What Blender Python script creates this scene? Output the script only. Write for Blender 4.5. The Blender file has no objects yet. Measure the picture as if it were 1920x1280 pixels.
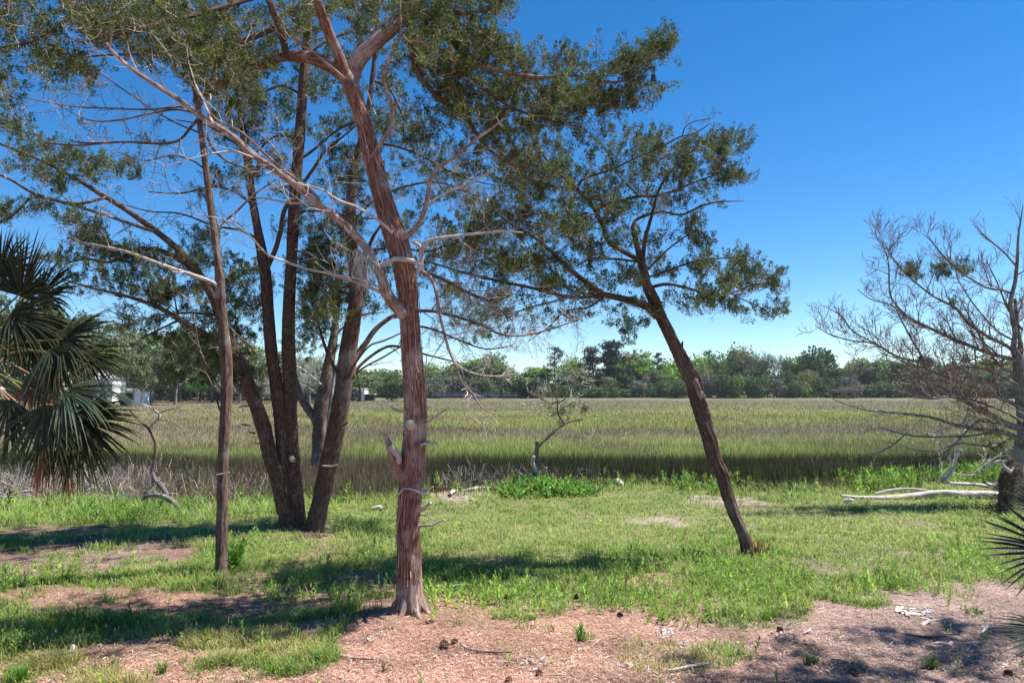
import bpy, math, random
import numpy as np
from mathutils import Vector
R = np.random.default_rng(11); random.seed(11)
S = bpy.context.scene
COL = S.collection
# ------------------------------------------------------------ camera, sky, sun, exposure
F = 1386.7; HOR = 735.0; CH = 2.6
PITCH = math.atan((HOR-640)/F)
cam = bpy.data.cameras.new('camera'); cam.lens = 26.0; cam.sensor_width = 36.0
cam.clip_start = 0.05; cam.clip_end = 3000
co = bpy.data.objects.new('camera', cam); COL.objects.link(co)
co.location = (0, 0, CH); co.rotation_euler = (math.pi/2+PITCH, 0, 0); S.camera = co
SUN_EL = math.radians(61); SUN_AZ = math.atan2(0.94, 0.20)      # from +Y towards +X
sdir = Vector((math.sin(SUN_AZ)*math.cos(SUN_EL), math.cos(SUN_AZ)*math.cos(SUN_EL), math.sin(SUN_EL)))
w = bpy.data.worlds.new('World'); S.world = w; w.use_nodes = True
nt = w.node_tree; bg = nt.nodes['Background']
sky = nt.nodes.new('ShaderNodeTexSky'); sky.sky_type = 'NISHITA'; sky.sun_disc = False
sky.sun_elevation = SUN_EL; sky.sun_rotation = SUN_AZ; sky.altitude = 0
sky.air_density = 0.8; sky.dust_density = 0.0; sky.ozone_density = 3.0
hs = nt.nodes.new('ShaderNodeHueSaturation'); hs.inputs['Saturation'].default_value = 1.35
nt.links.new(sky.outputs[0], hs.inputs['Color']); nt.links.new(hs.outputs[0], bg.inputs[0]); bg.inputs[1].default_value = 0.080
sl = bpy.data.lights.new('sun', 'SUN'); sl.energy = 5.0; sl.angle = math.radians(0.5); sl.color = (1, .955, .88)
so = bpy.data.objects.new('sun', sl); COL.objects.link(so)
so.rotation_euler = sdir.to_track_quat('Z', 'Y').to_euler(); so.location = (20, 5, 40)
S.view_settings.view_transform = 'Standard'; S.view_settings.look = 'None'
S.view_settings.exposure = 1.14; S.view_settings.gamma = 1

# ------------------------------------------------------------ helpers
cp, sp_ = math.cos(PITCH), math.sin(PITCH)
def P(px, py, d):
    x = (px-960)/F; u = (640-py)/F
    Y = cp-sp_*u; Z = sp_+cp*u
    return np.array([x*d/Y, d, CH+Z*d/Y])
def G(px, py, z=0.0):
    x = (px-960)/F; u = (640-py)/F
    Y = cp-sp_*u; Z = sp_+cp*u
    t = (z-CH)/Z
    return np.array([x*t, Y*t, z])
def wpx(wd, d): return wd*d/F*0.5
def nrm(a): return a/np.maximum(np.linalg.norm(a, axis=-1, keepdims=True), 1e-9)
_H = np.random.default_rng(5).random((256, 256))
def vnoise(x, y):
    xi = np.floor(x).astype(int); yi = np.floor(y).astype(int); fx = x-xi; fy = y-yi
    fx = fx*fx*(3-2*fx); fy = fy*fy*(3-2*fy)
    a = _H[xi % 256, yi % 256]; b = _H[(xi+1) % 256, yi % 256]; c = _H[xi % 256, (yi+1) % 256]; d = _H[(xi+1) % 256, (yi+1) % 256]
    return (a*(1-fx)+b*fx)*(1-fy)+(c*(1-fx)+d*fx)*fy
def fbm(x, y, o=4):
    s = 0; a = .5; t = 0
    for i in range(o):
        s = s+a*vnoise(x+17.3*i, y+9.1*i); t += a; a *= .5; x = x*2.03; y = y*2.03
    return s/t
def sstep(a, b, x):
    t = np.clip((x-a)/(b-a), 0, 1); return t*t*(3-2*t)

class MB:
    def __init__(s): s.v = []; s.f4 = []; s.f3 = []; s.c = []; s.b = []; s.n = 0
    def add(s, v, f, c=None, b=None):
        v = np.asarray(v, float).reshape(-1, 3); f = np.asarray(f, int)
        if len(v) == 0: return
        (s.f4 if f.shape[1] == 4 else s.f3).append(f+s.n)
        s.v.append(v)
        c = np.ones(3) if c is None else np.asarray(c, float)
        s.c.append(np.broadcast_to(c, (len(v), 3)) if c.ndim == 1 else c)
        s.b.append(v if b is None else b); s.n += len(v)
    def add2(s, v, f4, f3, c):
        n = s.n; s.add(v, f4, c); s.f3.append(np.asarray(f3, int)+n)
    def build(s, name, mat, parent=None, smooth=False, origin=(0, 0, 0)):
        v = np.concatenate(s.v); o0 = np.array(origin, float)
        me = bpy.data.meshes.new(name)
        q = np.concatenate(s.f4) if s.f4 else np.zeros((0, 4), int)
        t = np.concatenate(s.f3) if s.f3 else np.zeros((0, 3), int)
        me.vertices.add(len(v)); me.vertices.foreach_set('co', (v-o0).astype(np.float32).ravel())
        nl = q.size+t.size; me.loops.add(nl)
        me.loops.foreach_set('vertex_index', np.concatenate([q.ravel(), t.ravel()]).astype(np.int32))
        me.polygons.add(len(q)+len(t))
        st = np.concatenate([np.arange(len(q))*4, q.size+np.arange(len(t))*3]).astype(np.int32)
        me.polygons.foreach_set('loop_start', st)
        me.polygons.foreach_set('use_smooth', np.full(len(q)+len(t), smooth))
        a = me.attributes.new('col', 'FLOAT_COLOR', 'POINT')
        cc = np.ones((len(v), 4), np.float32); cc[:, :3] = np.concatenate(s.c); a.data.foreach_set('color', cc.ravel())
        a = me.attributes.new('bc', 'FLOAT_VECTOR', 'POINT'); a.data.foreach_set('vector', np.concatenate(s.b).astype(np.float32).ravel())
        me.update(calc_edges=True); me.validate()
        if mat: me.materials.append(mat)
        o = bpy.data.objects.new(name, me); COL.objects.link(o)
        if parent is not None:
            w0 = np.zeros(3); q_ = parent
            while q_ is not None: w0 += np.array(q_.location); q_ = q_.parent
            o.parent = parent; o.location = tuple(o0-w0)
        else: o.location = tuple(o0)
        return o
def tag(o, label=None, cat=None, group=None, kind=None):
    if label: o['label'] = label
    if cat: o['category'] = cat
    if group: o['group'] = group
    if kind: o['kind'] = kind
    return o
def empty(name, loc, label, cat, group=None):
    o = bpy.data.objects.new(name, None); COL.objects.link(o); o.location = tuple(loc); o.empty_display_size = .3
    return tag(o, label, cat, group)

def spline(pts, rad, step):
    pts = np.asarray(pts, float); rad = np.asarray(rad, float)
    p = np.vstack([2*pts[0]-pts[1], pts, 2*pts[-1]-pts[-2]]); o = []; r = []
    for i in range(1, len(p)-2):
        L = np.linalg.norm(p[i+1]-p[i]); n = max(1, int(round(L/step)))
        t = np.arange(n)[:, None]/n
        o.append(.5*((2*p[i])+(p[i+1]-p[i-1])*t+(2*p[i-1]-5*p[i]+4*p[i+1]-p[i+2])*t*t+(3*p[i]-p[i-1]-3*p[i+1]+p[i+2])*t**3))
        r.append(rad[i-1]+(rad[i]-rad[i-1])*t[:, 0])
    o.append(pts[-1:]); r.append(rad[-1:])
    return np.vstack(o), np.concatenate(r)
def tube(mb, pts, rad, sides=8, col=(1, 1, 1), rough=0.0, flare=None, cap=True, seed=0, wig=0.0, capcol=None):
    pts = np.asarray(pts, float); rad = np.asarray(rad, float); n = len(pts)
    rg = np.random.default_rng(seed+n)
    if wig:
        pts = pts.copy(); 
        if n > 3:
            kk = max(3, n//7); w_ = rg.normal(size=(kk, 3))*wig*3; w_[0] = 0; w_[-1] = 0; tt = np.linspace(0, kk-1, n)
            pts += np.stack([np.interp(tt, np.arange(kk), w_[:, q]) for q in range(3)], 1)*np.minimum(rad, .03)[:, None]
    T = nrm(np.gradient(pts, axis=0)); up = np.array([0, 0, 1.]) if abs(T[0][2]) < .9 else np.array([0, 1., 0])
    N = np.zeros((n, 3)); u = nrm(np.cross(T[0], np.cross(up, T[0])))
    for i in range(n):
        u = nrm(u-T[i]*np.dot(u, T[i])); N[i] = u
    B = np.cross(T, N)
    s = np.concatenate([[0], np.cumsum(np.linalg.norm(np.diff(pts, axis=0), axis=1))])
    th = np.arange(sides)/sides*2*math.pi
    TH, SS = np.meshgrid(th, s); rr = np.repeat(rad[:, None], sides, 1)
    if rough:
        d = 0
        for k, a in ((2, .8), (3, .8), (5, .5), (7, .45), (9, .35), (13, .25)):
            if k*2 < sides:
                ph = rg.random()*6.3; d = d+a*np.sin(k*TH+ph+rg.normal()*1.2*SS+.7*np.sin(SS*(2+rg.random()*5)+ph*2))
        d = d+.8*np.sin(SS*3.1+rg.random()*6)*np.sin(TH+rg.random()*6)+.5*np.sin(SS*9+rg.random()*6)*np.sin(2*TH+SS*3)
        d = d+rg.normal(size=rr.shape)*.35
        rr = rr*(1+rough*d)
    if flare:
        a, h, k = flare; e = np.exp(-SS/h)
        rr = rr*(1+a*e*(1+.55*np.cos(k*TH+1.0)+.3*np.cos((k+2)*TH+2.2)))
    V = pts[:, None]+rr[..., None]*(np.cos(TH)[..., None]*N[:, None]+np.sin(TH)[..., None]*B[:, None])
    r0 = max(rad.mean(), .01)
    bc = np.stack([np.cos(TH)*r0, np.sin(TH)*r0, SS+seed*.37], -1)
    i = np.arange(n-1)[:, None]*sides; j = np.arange(sides)[None]; jn = (j+1) % sides
    f = np.stack([i+j, i+jn, i+sides+jn, i+sides+j], -1).reshape(-1, 4)
    mb.add(V.reshape(-1, 3), f, col, bc.reshape(-1, 3))
    if cap:
        ring = V[-1]; c = pts[-1]+T[-1]*rad[-1]*.3
        v = np.vstack([ring, c]); ff = np.array([[q, (q+1) % sides, sides] for q in range(sides)])
        mb.add(v, ff, col if capcol is None else capcol, np.tile(bc[-1][:1], (sides+1, 1)))
def twigs(mb, A, rad0, rad1, sides=3, col=(1, 1, 1)):
    """A: (N,K,3) polylines"""
    A = np.asarray(A, float); N, K, _ = A.shape
    D = nrm(A[:, -1]-A[:, 0]); r = nrm(np.cross(D, R.normal(size=(N, 3)))); b = np.cross(D, r)
    t = np.linspace(0, 1, K)
    rad = np.asarray(rad0)[:, None]*(1-t)+np.asarray(rad1)[:, None]*t
    th = np.arange(sides)/sides*2*math.pi
    V = A[:, :, None]+rad[:, :, None, None]*(np.cos(th)[None, None, :, None]*r[:, None, None]+np.sin(th)[None, None, :, None]*b[:, None, None])
    base = (np.arange(N)*K*sides)[:, None, None]; i = (np.arange(K-1)*sides)[None, :, None]; j = np.arange(sides)[None, None]; jn = (j+1) % sides
    f = np.stack([base+i+j, base+i+jn, base+i+sides+jn, base+i+sides+j], -1).reshape(-1, 4)
    c = np.asarray(col, float)
    if c.ndim == 2: c = np.repeat(c, K*sides, 0)
    mb.add(V.reshape(-1, 3), f, c)
def leaves(mb, pos, dr, ln, wd, col, flat=None):
    """diamond leaves: one quad each"""
    N = len(pos); dr = nrm(dr); ref = R.normal(size=(N, 3)) if flat is None else flat+R.normal(size=(N, 3))*.35
    s = nrm(np.cross(dr, ref)); ln = np.broadcast_to(ln, N)[:, None]; wd = np.broadcast_to(wd, N)[:, None]
    bend = np.cross(s, dr)*ln*.12
    V = np.stack([pos, pos+dr*ln*.45+s*wd*.5+bend, pos+dr*ln, pos+dr*ln*.45-s*wd*.5+bend], 1).reshape(-1, 3)
    f = np.arange(N*4).reshape(-1, 4)
    mb.add(V, f, np.repeat(col, 4, 0))
def blades(mb, pos, h, wd, lean, col, tipcol=None, segs=2):
    """grass blades standing on pos"""
    N = len(pos); a = R.random(N)*6.283; s = np.stack([np.cos(a), np.sin(a), np.zeros(N)], 1)
    a2 = a+math.pi/2+R.normal(size=N)*.5; l = np.stack([np.cos(a2), np.sin(a2), np.zeros(N)], 1)*(lean*h)[:, None]
    up = np.array([0, 0, 1.]); h = h[:, None]; wd = wd[:, None]
    if segs == 1:
        V = np.stack([pos-s*wd*.5, pos+s*wd*.5, pos+up*h+l], 1).reshape(-1, 3)
        c = np.stack([col*.9, col*.9, col if tipcol is None else tipcol], 1).reshape(-1, 3)
        mb.add(V, np.arange(N*3).reshape(-1, 3), c)
    else:
        m = pos+up*h*.58+l*.3; t = pos+up*h*.95+l
        V = np.stack([pos-s*wd*.5, pos+s*wd*.5, m+s*wd*.42, m-s*wd*.42, t], 1).reshape(-1, 3)
        b = np.arange(N)[:, None]*5
        tc = col if tipcol is None else tipcol
        c = np.stack([col*.85, col*.85, col, col, tc], 1).reshape(-1, 3)
        mb.add2(V, b+np.array([[0, 1, 2, 3]]), b+np.array([[3, 2, 4]]), c)
def jit(base, n, v=.15, hue=.06):
    base = np.asarray(base, float); c = base*(1+R.normal(size=(n, 1))*v)+0*base
    return np.clip(c*(1+R.normal(size=(n, 3))*hue), .003, .95)

# ------------------------------------------------------------ materials
def newmat(name):
    m = bpy.data.materials.new(name); m.use_nodes = True; t = m.node_tree; t.nodes.clear()
    return m, t, t.nodes.new('ShaderNodeOutputMaterial')
def leafmat(name, trans=.35, rough=.6, spec=.25, objcol=False, noise=True):
    m, t, out = newmat(name); N = t.nodes; L = t.links
    a = N.new('ShaderNodeAttribute'); a.attribute_name = 'col'; src = a.outputs['Color']
    if objcol:
        oi = N.new('ShaderNodeObjectInfo'); mx = N.new('ShaderNodeMix'); mx.data_type = 'RGBA'; mx.blend_type = 'MULTIPLY'; mx.inputs[0].default_value = 1
        L.new(src, mx.inputs[6]); L.new(oi.outputs['Color'], mx.inputs[7]); src = mx.outputs[2]
    p = N.new('ShaderNodeBsdfPrincipled'); p.inputs['Roughness'].default_value = rough; p.inputs['Specular IOR Level'].default_value = spec
    L.new(src, p.inputs['Base Color'])
    tr = N.new('ShaderNodeBsdfTranslucent'); L.new(src, tr.inputs[0])
    mx = N.new('ShaderNodeMixShader'); mx.inputs[0].default_value = trans
    L.new(p.outputs[0], mx.inputs[1]); L.new(tr.outputs[0], mx.inputs[2]); L.new(mx.outputs[0], out.inputs[0])
    return m
def barkmat(name, c1, c2, c3, c4, zs=.13, scale=60, bump=.6, patch=4, plates=False, pw=.5):
    """c1 crevice, c2 mid, c3 ridge, c4 pale patches"""
    m, t, out = newmat(name); N = t.nodes; L = t.links
    a = N.new('ShaderNodeAttribute'); a.attribute_name = 'bc'
    mp = N.new('ShaderNodeMapping'); mp.inputs['Scale'].default_value = (1, 1, zs); L.new(a.outputs['Vector'], mp.inputs[0])
    n1 = N.new('ShaderNodeTexNoise'); n1.inputs['Scale'].default_value = scale; n1.inputs['Detail'].default_value = 6; n1.inputs['Roughness'].default_value = .65; n1.inputs['Distortion'].default_value = .4
    L.new(mp.outputs[0], n1.inputs['Vector'])
    fac = n1.outputs['Fac']; hgt = fac
    if plates:
        v = N.new('ShaderNodeTexVoronoi'); v.feature = 'DISTANCE_TO_EDGE'; v.inputs['Scale'].default_value = 34; v.inputs['Randomness'].default_value = 1
        mp2 = N.new('ShaderNodeMapping'); mp2.inputs['Scale'].default_value = (1, 1, .45); L.new(a.outputs['Vector'], mp2.inputs[0]); L.new(mp2.outputs[0], v.inputs['Vector'])
        mr = N.new('ShaderNodeMapRange'); mr.inputs[1].default_value = 0; mr.inputs[2].default_value = .10; mr.inputs[3].default_value = .45; L.new(v.outputs[0], mr.inputs[0])
        mu = N.new('ShaderNodeMath'); mu.operation = 'MULTIPLY'; L.new(mr.outputs[0], mu.inputs[0]); 
        ad = N.new('ShaderNodeMath'); ad.operation = 'ADD'; ad.inputs[1].default_value = .45; L.new(n1.outputs['Fac'], ad.inputs[0]); L.new(ad.outputs[0], mu.inputs[1])
        ms = N.new('ShaderNodeMath'); ms.operation = 'MULTIPLY'; ms.inputs[1].default_value = .62; L.new(mu.outputs[0], ms.inputs[0]); fac = ms.outputs[0]; hgt = fac
    cr = N.new('ShaderNodeValToRGB'); e = cr.color_ramp.elements
    e[0].position = .3; e[0].color = (*c1, 1); e[1].position = .72; e[1].color = (*c3, 1); q = e.new(.5); q.color = (*c2, 1)
    L.new(fac, cr.inputs[0])
    n2 = N.new('ShaderNodeTexNoise'); n2.inputs['Scale'].default_value = patch; n2.inputs['Detail'].default_value = 4; L.new(a.outputs['Vector'], n2.inputs['Vector'])
    mr2 = N.new('ShaderNodeMapRange'); mr2.inputs[1].default_value = pw; mr2.inputs[2].default_value = pw+.17; mr2.inputs[4].default_value = .75; L.new(n2.outputs['Fac'], mr2.inputs[0])
    mx = N.new('ShaderNodeMix'); mx.data_type = 'RGBA'; L.new(mr2.outputs[0], mx.inputs[0]); L.new(cr.outputs[0], mx.inputs[6])
    mc = N.new('ShaderNodeMix'); mc.data_type = 'RGBA'; mc.blend_type = 'MULTIPLY'; mc.inputs[0].default_value = .75; mc.inputs[6].default_value = (*c4, 1)
    mr3 = N.new('ShaderNodeMapRange'); mr3.inputs[1].default_value = .3; mr3.inputs[2].default_value = .6; mr3.inputs[3].default_value = .25; L.new(fac, mr3.inputs[0]); L.new(mr3.outputs[0], mc.inputs[7])
    L.new(mc.outputs[2], mx.inputs[7])
    ac = N.new('ShaderNodeAttribute'); ac.attribute_name = 'col'
    mm = N.new('ShaderNodeMix'); mm.data_type = 'RGBA'; mm.blend_type = 'MULTIPLY'; mm.inputs[0].default_value = 1; L.new(mx.outputs[2], mm.inputs[6]); L.new(ac.outputs['Color'], mm.inputs[7])
    p = N.new('ShaderNodeBsdfPrincipled'); p.inputs['Roughness'].default_value = .9; p.inputs['Specular IOR Level'].default_value = .15
    L.new(mm.outputs[2], p.inputs['Base Color'])
    b = N.new('ShaderNodeBump'); b.inputs['Strength'].default_value = bump; b.inputs['Distance'].default_value = .02; L.new(hgt, b.inputs['Height']); L.new(b.outputs[0], p.inputs['Normal'])
    L.new(p.outputs[0], out.inputs[0]); return m
def flatmat(name, c, rough=.8, sc=8, var=.3):
    m, t, out = newmat(name); N = t.nodes; L = t.links
    g = N.new('ShaderNodeTexCoord'); n = N.new('ShaderNodeTexNoise'); n.inputs['Scale'].default_value = sc; n.inputs['Detail'].default_value = 5; L.new(g.outputs['Object'], n.inputs['Vector'])
    cr = N.new('ShaderNodeValToRGB'); c = np.array(c); cr.color_ramp.elements[0].color = (*(c*(1-var)), 1); cr.color_ramp.elements[1].color = (*np.clip(c*(1+var), 0, .9), 1)
    cr.color_ramp.elements[0].position = .3; cr.color_ramp.elements[1].position = .7
    L.new(n.outputs['Fac'], cr.inputs[0]); p = N.new('ShaderNodeBsdfPrincipled'); p.inputs['Roughness'].default_value = rough; p.inputs['Specular IOR Level'].default_value = .2
    L.new(cr.outputs[0], p.inputs['Base Color']); L.new(p.outputs[0], out.inputs[0]); return m
M_FOL = leafmat('cedar_foliage', .3)
M_GRASS = leafmat('grass_blades', .45, .5, .3)
M_MARSH = leafmat('marsh_blades', .3, .7, .15)
M_FROND = leafmat('palm_frond', .12, .62, .18)
M_LITTER = leafmat('straw_litter', 0.05, .8, .1)
M_TWIG = leafmat('twig_bark', 0.0, .85, .1)
M_FAR = leafmat('far_foliage', .25, .7, .1, objcol=True)
M_CEDAR = barkmat('red_cedar_bark', (.042, .018, .012), (.18, .084, .058), (.385, .235, .175), (.50, .40, .34), patch=3.4, pw=.52)
M_LIMB = barkmat('cedar_limb_bark', (.07, .038, .028), (.23, .14, .11), (.40, .29, .24), (.5, .42, .37), patch=5, pw=.45)
M_DARKB = barkmat('dark_cedar_bark', (.028, .015, .011), (.105, .06, .046), (.22, .145, .12), (.26, .22, .20), patch=2.5, pw=.55)
M_GREYB = barkmat('grey_brown_bark', (.035, .021, .016), (.125, .08, .062), (.25, .18, .15), (.34, .29, .26), patch=3, pw=.52)
M_SCALY = barkmat('scaly_pine_bark', (.035, .019, .014), (.115, .062, .048), (.22, .145, .12), (.28, .22, .20), zs=.4, scale=40, bump=1.0, plates=True, patch=3, pw=.6)
M_DRIFT = barkmat('grey_driftwood', (.04, .034, .034), (.13, .115, .115), (.25, .225, .225), (.34, .31, .31), zs=.08, scale=70, patch=5)
M_BARE = barkmat('bare_tree_bark', (.04, .032, .03), (.15, .125, .115), (.30, .26, .24), (.38, .345, .32), patch=5, pw=.45)
M_PALE = barkmat('weathered_wood', (.13, .10, .09), (.44, .38, .35), (.68, .63, .59), (.70, .66, .63), zs=.08, scale=70, patch=5)
M_CUT = flatmat('cut_wood', (.50, .41, .31), .8, 30, .12)

# ------------------------------------------------------------ terrain
edge_px = [(-900, 955), (0, 955), (400, 962), (650, 945), (800, 925), (960, 912), (1200, 908), (1440, 924), (1700, 906), (1920, 892), (2600, 880)]
_e = np.array([G(*p) for p in edge_px]); 
def Yedge(x): return np.interp(x, _e[:, 0], _e[:, 1])
def H(x, y):
    x = np.asarray(x, float); y = np.asarray(y, float)
    ye = Yedge(np.clip(x, -40, 40)); t = sstep(0, 3.5, y-ye+.4*(fbm(x*.4, y*.4, 2)-.5))
    bump = .10*(fbm(x*.35+3, y*.35, 3)-.5)+.035*(fbm(x*2.2, y*2.2+7, 3)-.5)
    mound = .10*np.exp(-((x+1.22)**2+(y-8.85)**2)/.5)+.16*np.exp(-((x+4.35)**2+(y-14.4)**2)/1.6)
    near = (bump+mound)*(1-t)
    far = sstep(262, 285, y-.03*np.abs(x))*.75+sstep(300, 900, y)*6
    return near-.4*t+far
def gz(x, y): return float(H(np.array([x]), np.array([y]))[0])
# where the straw gives way to grass, in metres on the ground
bpx = [(-500, 1290), (0, 1262), (300, 1240), (560, 1235), (625, 1215), (650, 1155), (740, 1118), (850, 1128), (1000, 1150), (1150, 1142), (1300, 1158), (1480, 1160), (1590, 1128), (1660, 1102), (1760, 1112), (1920, 1092), (2500, 1092)]
_b = np.array([G(*p) for p in bpx])
def patch(x, y, lst):
    o = 0*x
    wx = x+1.1*(fbm(x*1.1, y*1.1, 4)-.5); wy = y+1.3*(fbm(x*1.1+40, y*1.1, 4)-.5)
    for px, py, rx, ry, s in lst:
        c = G(px, py); a = rx*c[1]/F; y0 = G(px, py+ry)[1]; y1 = G(px, max(py-ry, 790))[1]; b = (y1-y0)/2; cy = (y0+y1)/2
        d = ((wx-c[0])/a)**2+((wy-cy)/b)**2
        o = np.maximum(o, s*(1-sstep(.55, 1.25, d)))
    return o
BARE = [(150, 1048, 240, 40, 1), (80, 998, 140, 12, .9), (300, 1126, 260, 28, .95), (90, 1122, 120, 14, .8), (600, 1045, 70, 35, .6), (590, 1005, 45, 18, .9), (690, 1090, 60, 18, .7),
        (860, 930, 60, 14, .95), (1340, 940, 60, 9, .7), (1410, 944, 50, 7, .7), (1200, 972, 40, 6, .5), (1265, 968, 45, 5, .65), (1110, 960, 40, 5, .4), (1430, 985, 50, 6, .6), (1480, 968, 40, 4, .5), (1245, 1088, 55, 14, .95), (900, 1048, 110, 15, .6), (1560, 965, 60, 5, .5), (1740, 1048, 70, 12, .6), (1700, 985, 60, 5, .6),
        (1560, 1072, 80, 9, .55), (150, 1238, 160, 14, .95), (320, 1222, 160, 12, .85), (560, 1130, 90, 22, .8), (480, 1090, 60, 12, .6), (620, 1175, 60, 20, .9), (450, 1150, 60, 12, .85), (1400, 1035, 60, 7, .5), (430, 985, 60, 5, .6), (1500, 1060, 60, 10, .5)]
EXTRA = [(1340, 1215, 60, 26, .45), (1240, 1225, 90, 35, .45), (590, 1235, 55, 30, .75), (1010, 1215, 40, 14, .25), (150, 1275, 180, 16, .5), (1090, 1180, 18, 12, .5)]
def green(x, y):
    yb = np.interp(x, _b[:, 0], _b[:, 1]); n = fbm(x*1.6, y*1.6, 4)
    g = sstep(-.55, .75, y-yb+(n-.5)*2.0+(fbm(x*6, y*6, 2)-.5)*1.2)
    g = g*(1-patch(x, y, BARE)*sstep(.20, .44, fbm(x*2.6+3, y*2.6, 4))); g = np.maximum(g, patch(x, y, EXTRA))
    return np.clip(g*(.55+.9*fbm(x*.9+8, y*.9+2, 3)), 0, 1)
SAND = [(860, 930, 70, 16, 1), (1360, 940, 90, 12, .9), (1230, 972, 90, 8, .9), (1430, 990, 60, 8, .8), (1740, 1040, 60, 10, .5), (1245, 1187, 22, 14, .5), (1000, 1255, 60, 25, .35), (1715, 1150, 60, 14, .5), (160, 1050, 200, 22, .35)]
def band(x, y):
    """marsh colour by place: rushes near, cordgrass bands beyond"""
    n = fbm(x*.05+5, y*.03, 4)-.5; n2 = fbm(x*.22, y*.10, 4)-.5
    yy = y*(1+.5*n*sstep(26, 60, y)+.12*n)
    stops = [(18, (0.11, 0.092, 0.065)), (22, (0.050, 0.048, 0.028)), (28, (0.040, 0.040, 0.024)), (30.5, (0.185, 0.198, 0.073)), (33, (0.290, 0.330, 0.099)), (40, (0.356, 0.370, 0.125)), (47, (0.370, 0.356, 0.158)), (53, (0.317, 0.251, 0.165)), (60, (0.277, 0.218, 0.145)),
             (70, (0.330, 0.330, 0.106)), (90, (0.330, 0.310, 0.119)), (110, (0.356, 0.356, 0.119)), (135, (0.30, 0.29, 0.125)), (165, (0.26, 0.225, 0.135)), (240, (0.27, 0.235, 0.135)), (300, (0.31, 0.27, 0.165))]
    ys = [s[0] for s in stops]; c = np.stack([np.interp(yy, ys, [s[1][k] for s in stops]) for k in range(3)], -1)
    left = sstep(0, -1.0, x/np.maximum(y, 1)*3.0+.35)*sstep(34, 42, y)*(1-sstep(200, 260, y))
    c = c*(1-left[..., None]*.65)+left[..., None]*.65*np.array([.38, .29, .20])
    br = sstep(-.02, .16, n2)*.5
    c = c*(1-br[..., None])+br[..., None]*np.array([.23, .165, .12])
    return c*np.array([.90, .99, .92])
def axis(segs):
    o = []
    for a, b, s in segs: o.append(np.arange(a, b, s))
    return np.concatenate(o)
def geo(a, b, n, s=1): return np.sign(s)*np.geomspace(a, b, n)
gx = np.concatenate([-geo(14.3, 1400, 34)[::-1], np.arange(-14, 14.01, .075), geo(14.3, 1400, 34)])
gy = np.concatenate([np.linspace(-60, 4.2, 24), np.arange(4.5, 23, .065), np.geomspace(23.1, 1600, 90)])
X, Y = np.meshgrid(gx, gy); Z = H(X, Y)
gr = green(X, Y); sd = patch(X, Y, SAND)*sstep(.38, .62, fbm(X*4.5, Y*4.5, 4))*.85; n = fbm(X*3, Y*3, 4)[..., None]; tm = sstep(0, 2.5, Y-Yedge(np.clip(X, -40, 40)))[..., None]
straw_shade = sstep(.0, 5, X)[..., None]  # straw turns greyer to the right: dappled shade put into its colour
straw = np.array([.40, .235, .18])*(1-straw_shade)+np.array([.33, .24, .21])*straw_shade
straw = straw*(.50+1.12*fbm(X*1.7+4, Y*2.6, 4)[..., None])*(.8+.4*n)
soil = np.array([.27, .215, .15])*(.7+.6*n); moss = np.array([.21, .29, .075])
c = straw*(1-gr[..., None])+(soil*.38+moss*.62)*gr[..., None]
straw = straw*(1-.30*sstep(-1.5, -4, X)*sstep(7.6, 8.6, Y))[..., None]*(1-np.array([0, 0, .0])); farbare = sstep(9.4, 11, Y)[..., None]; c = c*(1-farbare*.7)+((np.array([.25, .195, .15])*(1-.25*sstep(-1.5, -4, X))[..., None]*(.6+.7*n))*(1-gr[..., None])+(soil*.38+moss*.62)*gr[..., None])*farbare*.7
c = c*(1-sd[..., None])+np.array([.47, .40, .34])*(.8+.4*n)*sd[..., None]
c = c*(1-tm)+band(X, Y)*.75*tm
ft = sstep(272, 282, Y-.03*np.abs(X))[..., None]; c = c*(1-ft)+np.array([.42, .36, .30])*ft
ft2 = sstep(284, 292, Y)[..., None]; c = c*(1-ft2)+np.array([.10, .12, .04])*ft2
mb = MB(); ny, nx = X.shape; i = np.arange(ny-1)[:, None]*nx; j = np.arange(nx-1)[None]
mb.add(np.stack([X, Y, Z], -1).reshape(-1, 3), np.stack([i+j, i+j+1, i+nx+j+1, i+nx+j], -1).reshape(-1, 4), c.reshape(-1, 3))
def groundmat():
    m, t, out = newmat('ground_litter'); N = t.nodes; L = t.links
    a = N.new('ShaderNodeAttribute'); a.attribute_name = 'col'; g = N.new('ShaderNodeTexCoord')
    n1 = N.new('ShaderNodeTexNoise'); n1.inputs['Scale'].default_value = 22; n1.inputs['Detail'].default_value = 8; n1.inputs['Roughness'].default_value = .75; L.new(g.outputs['Object'], n1.inputs['Vector'])
    v = N.new('ShaderNodeTexVoronoi'); v.inputs['Scale'].default_value = 55; L.new(g.outputs['Object'], v.inputs['Vector'])
    cr = N.new('ShaderNodeValToRGB'); cr.color_ramp.elements[0].position = .33; cr.color_ramp.elements[0].color = (.32, .28, .26, 1); cr.color_ramp.elements[1].position = .68; cr.color_ramp.elements[1].color = (1.0, 1.0, 1.0, 1)
    L.new(n1.outputs['Fac'], cr.inputs[0])
    mx = N.new('ShaderNodeMix'); mx.data_type = 'RGBA'; mx.blend_type = 'MULTIPLY'; mx.inputs[0].default_value = 1; L.new(a.outputs['Color'], mx.inputs[6]); L.new(cr.outputs[0], mx.inputs[7])
    p = N.new('ShaderNodeBsdfPrincipled'); p.inputs['Roughness'].default_value = .95; p.inputs['Specular IOR Level'].default_value = .1; L.new(mx.outputs[2], p.inputs['Base Color'])
    b = N.new('ShaderNodeBump'); b.inputs['Strength'].default_value = .8; b.inputs['Distance'].default_value = .03; L.new(n1.outputs['Fac'], b.inputs['Height'])
    L.new(b.outputs[0], p.inputs['Normal']); L.new(p.outputs[0], out.inputs[0]); return m
tag(mb.build('ground', groundmat(), smooth=True), kind='structure')

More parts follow.
